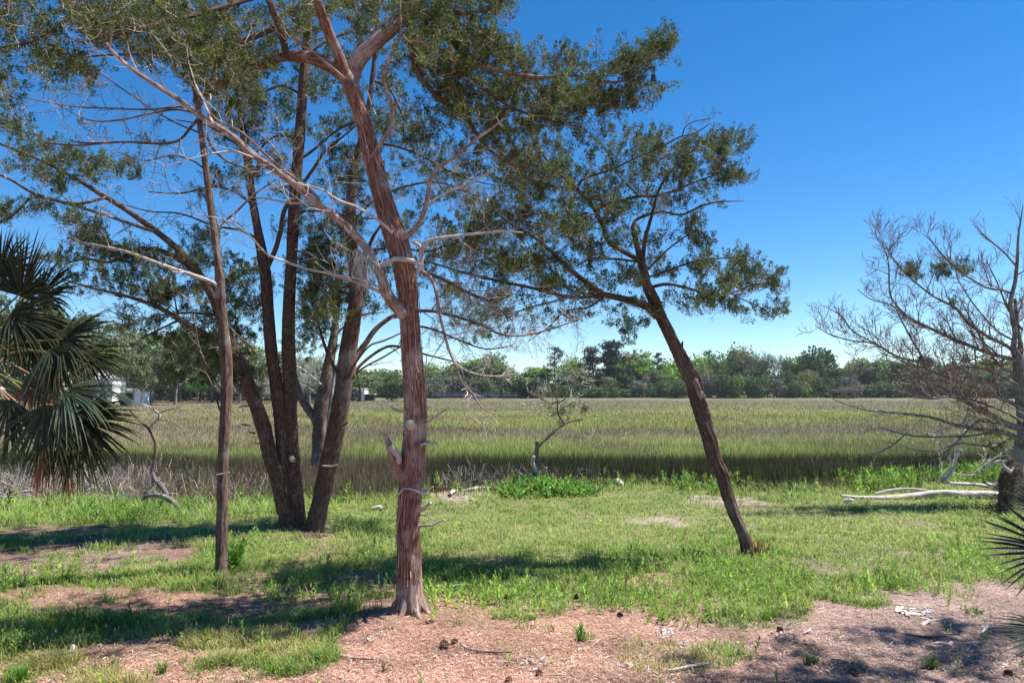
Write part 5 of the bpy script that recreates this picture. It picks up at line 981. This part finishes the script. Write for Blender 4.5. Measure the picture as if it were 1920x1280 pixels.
# boardwalk
d = 272; x0, x1 = fx(810, d), fx(972, d); zd = ftop(740, d); zr = ftop(735.2, d)
r = empty('boardwalk', ((x0+x1)/2, d, zd), 'long grey wooden boardwalk with railing on the far marsh edge', 'boardwalk')
m = MB(); box(m, x0, x1, d, d+2.2, zd-.35, zd); m.build('deck', M_WOOD, r)
m = MB(); box(m, x0, x1, d-.12, d-.02, zr-.14, zr); m.build('rail', M_WOOD, r); m = MB(); box(m, x0, x1-8, d-.12, d-.02, (zr+zd)/2-.1, (zr+zd)/2+.06); m.build('rail', M_WOOD, r)
for x in np.arange(x0, x1, 2.2):
    m = MB(); box(m, x, x+.16, d-.02, d+.14, zd-1.6, zr-.02); m.build('post', M_WOOD, r)
m = MB(); xa, xb = fx(874, d-4), fx(906, d-4); zf = ftop(744.5, d-4); r = empty('floating_dock', ((xa+xb)/2, d-4, zf), 'short grey dock just in front of the middle of the boardwalk', 'dock')
box(m, xa, xb, d-4, d-1.5, zf-.2, zf+.35); m.build('deck', M_WOOD, r); m = MB()
for x in np.linspace(xa+.2, xb-.4, 5): box(m, x, x+.2, d-3.9, d-3.7, zf-1.4, zf-.21)
m.build('pilings', M_WOOD, r)

# ------------------------------------------------------------ marsh grass (stuff)
N = 330000; u = R.random(N); inv = 1/17.5*(1-u)+1/276*u; y = 1/inv; x = (R.random(N)*2-1)*(.76*y+2)
ye = Yedge(np.clip(x, -40, 40)); k = y > ye+.6*R.normal(size=N)+.4; x, y, ye = x[k], y[k], ye[k]; N = len(x)
c = band(x, y)*.93*(1+R.normal(size=(N, 1))*.24)*(1+R.normal(size=(N, 3))*.07)
nz = fbm(x*.12, y*.05, 3); rush = sstep(1.0, 4.0, y-ye)*(1-sstep(25.5, 29, y*(1+.25*(fbm(x*.12+5, y*.1, 3)-.5))))
h = (.28+.22*nz)*(1-rush)+rush*(.85+.3*nz); h = h*(.6+.5*R.random(N)); tip = c*(1+rush[:, None]*np.array([1.0, .6, .45])*(R.random((N, 1)) < .2))
mb = MB(); blades(mb, np.stack([x, y, H(x, y)-.03], 1), h, y*.00075+.004, .5*R.random(N)+.12, np.clip(c, .004, .9), np.clip(tip, .004, .9), segs=1)
tag(mb.build('marsh_grass', M_MARSH), 'olive, tan and purplish marsh grass in bands reaching to the far tree line', 'grass', kind='stuff')
N = 210000; y = 16.5+(R.random(N)**1.1)*14; x = (R.random(N)*2-1)*(.76*y+1); ye = Yedge(np.clip(x, -40, 40)); n = fbm(x*.25, y*.2, 3); k = (y-ye > .5+1.0*n) & (y < 27.5+9*(fbm(x*.16+70, y*.02, 3)-.5)+1.6*R.normal(size=N)) & ((R.random(N) < .4) | (x > -1.5+R.normal(size=N))); x, y, n = x[k], y[k], n[k]; N = len(x)
c = jit((.033, .030, .018), N, .35, .10); br = R.random(N) < .25; c[br] = c[br]*np.array([2.1, 1.6, 1.5]); g = R.random(N) < .2; c[g] = np.array([.13, .18, .055])*(.7+.6*R.random((g.sum(), 1)))
c = c*(1+1.3*sstep(-1.5, -4.5, x)[:, None]*np.array([1.25, .85, .85]))
mb = MB(); blades(mb, np.stack([x, y, H(x, y)-.03], 1), (.55+.45*n)*(.7+.5*R.random(N)), y*.00055+.003, .3*R.random(N)+.05, c, c*1.25, segs=1)
tag(mb.build('rushes', M_MARSH), 'dark needle rushes in a band along the near edge of the marsh', 'rushes', kind='stuff')

# ------------------------------------------------------------ near grass (stuff)
WBN = [(880, 1115, 130, 26, 1), (1080, 1130, 100, 26, .9), (1250, 1125, 140, 35, .8), (1500, 1142, 80, 14, .6), (1680, 1085, 70, 30, .9), (1640, 1110, 60, 10, .9), (1870, 1085, 80, 25, .7), (570, 1110, 120, 30, .7), (1560, 1060, 150, 20, .5)]
N = 470000; u = R.random(N); y = 1/((1-u)/5.2+u/26.0); x = (R.random(N)*2-1)*(.74*y+.6)
ye = Yedge(np.clip(x, -40, 40)); g = green(x, y)*(1-.6*patch(x, y, WBN)); k = (R.random(N) < (g*1.25-.22)*(.35+.65*sstep(.3, .55, fbm(x*5, y*5, 2)))) & (y < ye+.8+.5*R.normal(size=N)); x, y, ye = x[k], y[k], ye[k]; N = len(x)
n = fbm(x*.7, y*.7, 3); n2 = fbm(x*2.5+9, y*2.5, 3)
short = patch(x, y, [(430, 1205, 220, 45, 1), (150, 1265, 260, 30, 1), (1240, 1225, 90, 35, 1), (1000, 1230, 90, 30, .8)]); leftg = patch(x, y, [(200, 960, 420, 26, 1), (480, 950, 120, 20, .8)])
pale = sstep(.42, .62, fbm(x*.5+30, y*.5, 3))*sstep(11, 13.5, y)*(1-.8*sstep(16.5, 18.5, y-.0*x))
h = (.03+.10*n+.05*n2)*(1-.25*short); h = h*(.45+1.25*fbm(x*3.3+50, y*3.3, 3))*(1+.9*sstep(-2.0, .2, y-ye)+.9*leftg)*(.5+.8*R.random(N))*(1-.25*pale)
c1 = np.array([.285, .39, .085]); c2 = np.array([.40, .46, .15]); c3 = np.array([.185, .30, .055]); c4 = np.array([.52, .41, .17])
m1 = sstep(.35, .65, n2)[:, None]; c = c1*(1-m1)+c3*m1; c = c*(1-pale[:, None]*.75)+c2*pale[:, None]*.75; c = c*(1-short[:, None]*.55)+c4*short[:, None]*.55; c = c*(1-leftg[:, None]*.5)+np.array([.20, .38, .06])*leftg[:, None]*.5
dry = R.random(N) < .10; c[dry] = np.array([.42, .34, .19]); c = np.clip(c*(1+R.normal(size=(N, 1))*.2)*(1+R.normal(size=(N, 3))*.06), .005, .9)
mb = MB(); blades(mb, np.stack([x, y, H(x, y)-.01], 1), h, .0035+.0007*y*(.6+.6*R.random(N)), .35+.8*R.random(N), c, np.clip(c*1.15, 0, 1))
# seed heads
k = (R.random(N) < .022) & (h > .06) & (y < 16); sp = np.stack([x, y, H(x, y)], 1)[k]; hh = h[k]*1.2+.06; n_ = len(sp)
blades(mb, sp, hh, np.full(n_, .004), .1*R.random(n_), jit((.25, .28, .12), n_)); leaves(mb, sp+np.array([0, 0, 1])*hh[:, None]*.85, np.tile([0., 0, 1], (n_, 1))+R.normal(size=(n_, 3))*.1, .05, .011, jit((.42, .38, .22), n_))
tag(mb.build('grass', M_GRASS), 'uneven green and straw-coloured grass covering the ground between the trees and the marsh', 'grass', kind='stuff')

# weeds: upright stems with broad leaves
def weeds(mb, x, y, h, col, nl=9, lw=.018, ll=.07, bush=0.25):
    N = len(x); b = np.stack([x, y, H(x, y)-.01], 1); lean = nrm(np.stack([R.normal(size=N)*bush, R.normal(size=N)*bush, np.ones(N)], 1))
    tp = b+lean*h[:, None]; twigs(mb, np.stack([b, (b+tp)/2+R.normal(size=b.shape)*.006, tp], 1), np.full(N, .0035), np.full(N, .0018), 3, np.clip(col*.8, 0, 1))
    t = np.tile(np.linspace(.15, 1, nl), N); i = np.repeat(np.arange(N), nl); p = b[i]+(tp-b)[i]*t[:, None]
    a = R.random(N*nl)*6.283; el = .25+.9*t+R.normal(size=N*nl)*.15; d = np.stack([np.cos(a)*np.cos(el), np.sin(a)*np.cos(el), np.sin(el)], 1)
    sc = np.clip(h[i]/.2, .6, 1.6)*(1.15-.45*t)*(.7+.6*R.random(N*nl)); leaves(mb, p, d, ll*sc, lw*sc, np.clip(col[i]*(1+R.normal(size=(N*nl, 1))*.15), 0, 1), flat=np.tile([0, 0, 1.], (N*nl, 1)))
WB = [(880, 1105, 130, 36, 1), (1080, 1125, 100, 32, .8), (1250, 1120, 140, 45, 1), (1430, 1100, 120, 55, 1), (1500, 1140, 80, 18, .8), (1680, 1085, 70, 30, .8), (1640, 1110, 60, 10, .9), (1870, 1080, 80, 30, .9), (1850, 1050, 80, 40, .7), (1380, 1050, 90, 45, .7), (1180, 1055, 70, 40, .6),
      (680, 1110, 60, 20, .7), (640, 1065, 50, 30, .6), (570, 1110, 90, 16, .6), (100, 1190, 150, 30, .6), (60, 1090, 130, 30, .7), (440, 1040, 20, 30, .9), (620, 925, 60, 30, .8), (660, 990, 60, 30, .5), (700, 930, 60, 35, .6), (1560, 1010, 100, 30, .4), (1700, 1000, 150, 30, .35), (1270, 1010, 80, 30, .35), (60, 1220, 90, 20, .6), (700, 1050, 60, 25, .7)]
N = 26000; u = R.random(N); y = 1/((1-u)/5.6+u/22.0); x = (R.random(N)*2-1)*(.74*y+.5); k = R.random(N) < patch(x, y, WB)*.75+.035*green(x, y)+.004; x, y = x[k], y[k]; N = len(x)
mb = MB(); c = jit((.31, .45, .09), N, .28, .08); weeds(mb, x, y, (.06+.14*R.random(N))*(.6+.8*fbm(x, y, 2)), c, lw=.025, ll=.080)
tag(mb.build('weeds', M_GRASS), 'bright green broad-leaved weeds scattered through the grass', 'weeds', kind='stuff')
N = 16000; x = (R.random(N)*2-1)*22; ye = Yedge(x); y = ye-1.4+R.random(N)*7; n = fbm(x*.5, y*.4, 3)
dn = sstep(.42, .66, n)*(.12+.88*sstep(3, 6, x))*(1-sstep(.5, 4.5, y-ye))*.75
k = R.random(N) < dn; x, y = x[k], y[k]; N = len(x); mb = MB(); c = jit((.21, .33, .07), N, .3, .08)*(1-.55*sstep(.2, 2.2, y-Yedge(x)))[:, None]; weeds(mb, x, y, .15+.35*R.random(N), c, nl=14, lw=.035, ll=.10, bush=.2)
tag(mb.build('marsh_edge_weeds', M_GRASS), 'taller leafy green weeds growing in front of the dark rushes', 'weeds', kind='stuff')

# dead grey brush along the marsh edge (stuff)
A = []; cl = []
for (px, py, w_, n, hh) in ((120, 930, 260, 4200, .65), (330, 925, 200, 3000, .55), (90, 945, 130, 3000, .6), (230, 945, 90, 1600, .6), (440, 935, 60, 1000, .55), (370, 945, 70, 1100, .55), (30, 945, 90, 1200, .8), (150, 915, 150, 900, .7), (350, 915, 150, 900, .6), (880, 912, 60, 1100, .5), (840, 918, 40, 300, .35), (960, 908, 60, 700, .7), (690, 915, 50, 500, .45), (1060, 905, 60, 600, .6), (1130, 900, 60, 500, .55), (1640, 895, 90, 900, .8), (1860, 885, 60, 500, .7), (1300, 900, 120, 400, .5), (1480, 900, 120, 400, .5)):
    g0 = G(px, py); d = g0[1]
    for i in range(n):
        X0 = g0[0]+R.normal()*w_*d/F*.6; Y0 = d+abs(R.normal())*2.2; p = np.array([X0, Y0, gz(X0, Y0)+R.random()*.1]); dd = nrm(np.array([R.normal()*.8, R.normal()*.7, .9])); l = hh*(1.45 if X0 < -1 else 1.0)*(.3+.9*R.random()); pl = [p]
        for k in range(4): dd = nrm(dd+R.normal(size=3)*.35+np.array([0, 0, -.12])); pl.append(pl[-1]+dd*l/4)
        A.append(pl); cl.append(np.array([.42, .35, .32])*(.35+1.05*R.random()**1.5))
mb = MB(); twigs(mb, np.array(A), np.full(len(A), .007), np.full(len(A), .0035), 3, np.array(cl)); tag(mb.build('dead_brush', M_TWIG), 'tangled grey dead brush and stalks along the marsh edge', 'brush', kind='stuff')

# straw litter (stuff)
N = 130000; u = R.random(N); y = 1/((1-u)/5.3+u/19.0); x = (R.random(N)*2-1)*(.74*y+.5); k = R.random(N) < (1-green(x, y))*1.0; x, y = x[k], y[k]; N = len(x)
a = R.random(N)*6.283; d = np.stack([np.cos(a), np.sin(a), R.normal(size=N)*.18], 1); litter_shade = sstep(.5, 3.5, x-.0*y)[:, None]  # right-hand shade also painted into the needle colour
c = np.array([.46, .27, .20])*(1-litter_shade*.8)+np.array([.40, .29, .25])*litter_shade*.8; c = c*(1-.35*sstep(-1.5, -4, x)*sstep(7.6, 8.6, y))[:, None]; c = c*(.35+1.1*R.random((N, 1)))*(.6+.8*fbm(x*1.7+4, y*2.6, 4))[:, None]*(1+R.normal(size=(N, 3))*.05); gry = R.random(N) < .12; c[gry] = np.array([.52, .47, .43])*(.7+.5*R.random((gry.sum(), 1)))
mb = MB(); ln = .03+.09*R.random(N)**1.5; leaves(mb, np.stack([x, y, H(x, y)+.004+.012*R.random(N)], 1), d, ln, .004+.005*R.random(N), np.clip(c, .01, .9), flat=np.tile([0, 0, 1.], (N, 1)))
N = 1500; u = R.random(N); y = 1/((1-u)/5.3+u/14.0); x = (R.random(N)*2-1)*(.74*y+.5); k = R.random(N) < (1-green(x, y)); x, y = x[k], y[k]; N = len(x); a = R.random(N)*6.283
leaves(mb, np.stack([x, y, H(x, y)+.012], 1), np.stack([np.cos(a), np.sin(a), R.normal(size=N)*.2], 1), .03+.05*R.random(N), .008+.016*R.random(N), jit((.50, .42, .37), N, .3), flat=np.tile([0, 0, 1.], (N, 1)))
tag(mb.build('pine_straw', M_LITTER), 'reddish brown pine straw and leaf litter on the bare ground', 'pine straw', kind='stuff')

# ------------------------------------------------------------ small things one can count
M_CONE = flatmat('cone_scales', (.15, .08, .052), .8, 40, .4)
def cone_mesh():
    mb = MB(); 
    for i in range(90):
        t = i/89; a = i*2.39996; z = -.045+.09*t; r = .024*math.sin(math.pi*min(1, .12+t*.86))**.7+.004; o = np.array([math.cos(a), math.sin(a), 0]); s = np.array([-math.sin(a), math.cos(a), 0]); c = o*r*.4+np.array([0, 0, z])
        tip = o*(r+.018)+np.array([0, 0, z+.010]); w_ = .009; mb.add([c-s*w_*.6, c+s*w_*.6, tip+s*w_, tip-s*w_, tip+o*.002-np.array([0, 0, .006]), c-np.array([0, 0, .006])], [[0, 1, 2, 3], [3, 2, 4, 4], [0, 3, 4, 5], [2, 1, 5, 4]][0:1]+[[0, 3, 4, 5], [2, 1, 5, 4]])
    tube(mb, [[0, 0, -.045], [0, 0, 0], [0, 0, .045]], [.015, .022, .008], 8)
    return mb
cones = [(1162, 1152, 'beside the weeds right of the tallest trunk'), (1463, 1180, 'at the left edge of the shaded straw'), (833, 1210, 'largest-looking one below the tallest trunk'), (1011, 1262, 'near the bottom edge, right of the middle'), (648, 1140, 'nearer to the tallest trunk of the two left of it'), (852, 1202, 'next to the largest-looking one below the tallest trunk'), (950, 1118, 'among the weeds right of the tallest trunk'), (1603, 1262, 'in the dark shade at the bottom right'), (1080, 1118, 'in the weeds, above the lone one on the straw'), (954, 1275, 'at the very bottom edge of the picture'), (1240, 1158, 'beside the grass edge left of the shaded straw'), (1890, 1262, 'in the lower right corner'), (618, 1143, 'farther left of the two left of the tallest trunk')]
cm = None
for px, py, lb in cones:
    g = onground(px, py+4)
    if cm is None: cm = cone_mesh().build('pine_cone', M_CONE); o = cm
    else: o = cm.copy(); COL.objects.link(o)
    s = .72 if px != 833 else 1.05
    o.location = (g[0], g[1], g[2]+.028*s); o.rotation_euler = (1.2+R.random(), R.random()*6, R.random()*6); o.scale = (s,)*3
    tag(o, 'dark brown pine cone '+lb, 'pine cone', 'pine cones lying on the straw')
def stick(pts, w_, label, name='stick', mat=M_PALE, dz=.02, cat='stick', side=0):
    A = []
    for px, py in pts: g = onground(px, py); A.append([g[0], g[1], g[2]+dz])
    A = np.array(A); d = A[:, 1].mean(); n = len(A); rad = np.array([wpx(w_, d)*(1-.5*abs(2*i/(n-1)-1)**2) for i in range(n)]); mb = MB(); q, rr = spline(A, rad, .05)
    tube(mb, q, rr, 9, rough=.14, seed=int(pts[0][0]), wig=.3)
    if side: m = len(q)//2; tube(mb, [q[m], q[m]+np.array([.06, .03, .05]), q[m]+np.array([.16, .05, .09])], [rr[m]*.7, rr[m]*.5, rr[m]*.3], 6, seed=3)
    return tag(mb.build(name, mat, smooth=True, origin=A[0]), label, cat)
stick([(1254, 1260), (1290, 1255), (1330, 1246)], 7, 'pale straight stick on the straw near the bottom edge')
stick([(118, 1228), (136, 1226), (141, 1218), (132, 1212)], 8, 'bleached hooked stick at the lower left')
stick([(866, 921), (890, 919), (922, 915)], 7, 'pale stick on the sandy patch right of the tallest trunk', side=1)
stick([(845, 932), (850, 926), (858, 923)], 9, 'short bleached stick standing out at the sandy patch edge', dz=.06)
stick([(1095, 902), (1110, 901), (1125, 899)], 7, 'grey driftwood piece right of the green shrub', side=1)
stick([(1155, 903), (1160, 910), (1168, 912)], 13, 'short thick bleached chunk of wood right of the green shrub', dz=.06)
stick([(1180, 898), (1200, 893), (1225, 888)], 4, 'thin grey branch lying behind the bleached chunk of wood')
stick([(1582, 943), (1590, 943), (1600, 942)], 9, 'short bleached wood piece in front of the left end of the long log', dz=.05)
stick([(1463, 1192), (1468, 1183), (1485, 1180)], 7, 'pale bent wood chip beside the shaded straw', side=1)
stick([(1506, 1190), (1515, 1185), (1520, 1180)], 5, 'small pale twig right of the bent wood chip')
def debris(px, py, w_, h_, n, label, col=(.56, .50, .46), size=.05):
    g = onground(px, py); d = g[1]; mb = MB(); rx = w_*d/F*.5; ry = abs(G(px, py+h_/2)[1]-G(px, py-h_/2)[1])*.5
    for k in range(n):
        x = g[0]+R.normal()*rx*.5; y = g[1]+R.normal()*ry*.5; a = R.random()*3.14; l = size*(.5+1.3*R.random()); w2 = l*(.12+.22*R.random()); t = .004+.008*R.random(); z = gz(x, y)+.004+.012*R.random(); u = np.array([math.cos(a), math.sin(a), R.normal()*.2]); v = np.array([-math.sin(a), math.cos(a), R.normal()*.15]); c0 = np.array([x, y, z])
        P_ = [c0+u*l*(-.5+R.normal()*.06)+v*w2*(-.5+.2*R.normal()), c0+u*l*.4+v*w2*(-.4+.2*R.normal()), c0+u*l*(.55+.1*R.normal())+v*w2*.1*R.normal(), c0+u*l*.35+v*w2*.5, c0-u*l*.45+v*w2*(.3+.2*R.normal())]
        m_ = sum(P_)/5+np.array([0, 0, t+.006]); V = np.array(P_+[p+np.array([0, 0, t]) for p in P_]+[m_])
        mb.add(V, [[q, (q+1) % 5, 5+(q+1) % 5, 5+q] for q in range(5)], jit(col, 1, .25)[0]); b_ = mb.n-11; mb.f3.append(np.array([[5+q, 5+(q+1) % 5, 10] for q in range(5)])+b_)
    return tag(mb.build('wood_debris', M_LITTER, origin=g), label, 'debris')
debris(1712, 1148, 62, 26, 34, 'heap of bleached splintered wood on the straw at the right', size=.11)
debris(1248, 1188, 34, 20, 40, 'small pale heap of chalky wood crumbs on the straw right of the lone weed', (.62, .57, .54), .035)
debris(1275, 1210, 40, 14, 22, 'scatter of pale crumbs just right of the chalky heap', (.55, .49, .45), .03)
debris(1005, 1240, 90, 40, 40, 'loose scatter of greyish bark flakes near the bottom, right of the middle', (.50, .43, .39), .035)
debris(1180, 1250, 40, 14, 16, 'few grey bark flakes near the bottom edge left of the straight stick', (.5, .44, .4), .035)
debris(1800, 1210, 70, 30, 34, 'grey twiggy litter in the shade near the right edge', (.44, .37, .34), .06)
debris(1480, 1195, 70, 24, 26, 'dark and pale chips at the left rim of the shaded straw', (.34, .25, .21), .05)
debris(690, 1195, 60, 20, 18, 'sparse pale chips on the pink straw below the tallest trunk', (.56, .45, .40), .035)
debris(860, 935, 80, 14, 40, 'washed-up pale chips on the sandy patch right of the tallest trunk', (.55, .49, .44), .07)
debris(1570, 1250, 80, 24, 40, 'dark cone scales and chips in the bottom right shade', (.20, .13, .10), .04)
stick([(865, 1213), (885, 1222), (925, 1226), (960, 1225)], 4, 'thin dark twig on the straw right of the largest-looking cone', mat=M_DARKB)
stick([(625, 1232), (670, 1237), (715, 1240)], 3, 'thin brown twig on the straw at the bottom left of the tallest trunk', mat=M_DARKB)
stick([(450, 1160), (500, 1152), (545, 1143)], 4, 'thin dark fallen branch across the straw left of the tallest trunk', mat=M_DARKB)
stick([(790, 1098), (830, 1101), (885, 1097)], 5, 'pale branch on the ground behind the tallest trunk')
stick([(426, 968), (460, 963), (510, 958)], 7, 'dark fallen branch on the ground between the slim tree and the trunk cluster', mat=M_DARKB, dz=.05)
stick([(1030, 1268), (1045, 1268), (1060, 1269)], 4, 'short pale stick beside the bottom edge cone')
stick([(1690, 1190), (1740, 1196), (1800, 1190)], 4, 'thin dark branch in the right hand shade', mat=M_DARKB)
stick([(1840, 1190), (1850, 1182), (1856, 1176)], 6, 'pale pointed chip near the right edge')
stick([(60, 1165), (90, 1160), (130, 1158)], 4, 'thin brown stick at the left edge of the grass', mat=M_LIMB)
stick([(696, 956), (706, 955), (716, 957)], 8, 'small bleached chip in the grass between the cluster and the tallest trunk', dz=.04)
# individual plants
def plant(px, py, n, h, w_, label, kind='weed', col=(.13, .27, .04), name='weed_plant', nl=9):
    g = onground(px, py); mb = MB(); d = g[1]; s = w_*d/F*.5
    if kind == 'weed':
        x = g[0]+R.normal(size=n)*s*.5; y = g[1]+R.normal(size=n)*s*.5; weeds(mb, x, y, h*(.6+.5*R.random(n)), jit(col, n, .18), nl=nl, bush=.3)
    else:
        x = g[0]+R.normal(size=n)*s*.18; y = g[1]+R.normal(size=n)*s*.18; blades(mb, np.stack([x, y, H(x, y)-.01], 1), h*(.6+.6*R.random(n)), np.full(n, .010), .4+.9*R.random(n), jit(col, n, .2))
    return tag(mb.build(name, M_GRASS, origin=g), label, 'plant')
plant(1090, 1200, 9, .17, 24, 'small upright leafy weed standing alone on the pink straw right of the middle')
plant(1035, 1185, 3, .10, 12, 'tiny pale weed left of the lone leafy weed', col=(.17, .27, .06))
plant(1745, 1252, 60, .12, 60, 'dark green grass tuft in the shade near the right', 'tuft', (.08, .17, .03), 'grass_tuft')
plant(1440, 1160, 90, .15, 80, 'bright green grass tuft with arching blades at the grass edge right of centre', 'tuft', (.17, .32, .04), 'grass_tuft')
plant(1520, 1245, 60, .12, 60, 'dim green tuft in the shaded straw', 'tuft', (.07, .12, .03), 'grass_tuft')
plant(1830, 1152, 18, .07, 44, 'small bright weed patch on the straw near the right edge')
plant(35, 1278, 110, .20, 80, 'lush green grass clump in the lower left corner', 'tuft', (.15, .30, .04), 'grass_tuft')
plant(302, 1262, 40, .14, 40, 'spiky green grass tuft left of centre near the bottom', 'tuft', (.17, .27, .05), 'grass_tuft')
plant(213, 1248, 26, .12, 30, 'small green grass tuft left of the spiky one', 'tuft', (.14, .24, .05), 'grass_tuft')
plant(718, 1258, 7, .10, 12, 'three dark green grass blades sticking up from the straw below the tallest trunk', 'tuft', (.07, .12, .03), 'grass_tuft')
plant(832, 1213, 12, .09, 22, 'small green sprout beside the largest-looking cone', 'tuft', (.17, .25, .05), 'grass_tuft')
plant(440, 1070, 26, .42, 22, 'leafy green weed growing against the right side of the slim trunk', nl=14)
plant(605, 1235, 120, .14, 60, 'light green grass tuft at the right end of the yellowish grass', 'tuft', (.19, .29, .07), 'grass_tuft')
# green shrub in front of the snag
g = onground(1010, 930); mb = MB(); N = 560; cx = R.choice([-0.6, -.25, .2, .7, 1.2], N, p=[.25, .3, .2, .15, .1]); x = g[0]+cx*.9+R.normal(size=N)*.2; y = g[1]+R.normal(size=N)*.32+.25
weeds(mb, x, y, (.22+.42*R.random(N))*(1-.35*np.abs(cx-.0)/1.2), jit((.20, .36, .075), N, .38, .1), nl=15, lw=.036, ll=.065, bush=.8)
tag(mb.build('shrub', M_GRASS, origin=g), 'low rounded bright green shrub around the foot of the broken snag', 'shrub')
# dry sprouts at the foot of the leaning trunk
g = onground(1425, 1040); mb = MB(); N = 90; blades(mb, np.stack([g[0]+R.normal(size=N)*.10, g[1]+R.normal(size=N)*.08, np.full(N, g[2])], 1), .12+.22*R.random(N), np.full(N, .014), .3+.6*R.random(N), jit((.30, .16, .09), N, .3))
tag(mb.build('dry_sprouts', M_LITTER, origin=g), 'dry reddish-brown sprouts at the foot of the leaning trunk', 'plant')
hz = MB(); box(hz, -900, 900, -70, 1300, -2.5, 45)
m_, t_, o_ = newmat('haze_air'); pv = t_.nodes.new('ShaderNodeVolumePrincipled'); pv.inputs['Color'].default_value = (.80, .88, .95, 1); pv.inputs['Density'].default_value = .00011; pv.inputs['Anisotropy'].default_value = .3
t_.links.new(pv.outputs[0], o_.inputs['Volume']); ho = tag(hz.build('haze', m_), kind='stuff')
_by = {}
for px_, o_ in sorted(FARL, key=lambda t: t[0]): _by.setdefault(o_['label'], []).append(o_)
for l_, os_ in _by.items():
    if len(os_) in (2, 3):
        for w_, o_ in zip(('leftmost ', 'rightmost ') if len(os_) == 2 else ('leftmost ', 'middle ', 'rightmost '), os_): o_['label'] = w_+l_
for o in bpy.data.objects:
    for k in ('_k', '_h', '_w'):
        if k in o: del o[k]
print('BUILT', len(bpy.data.objects))
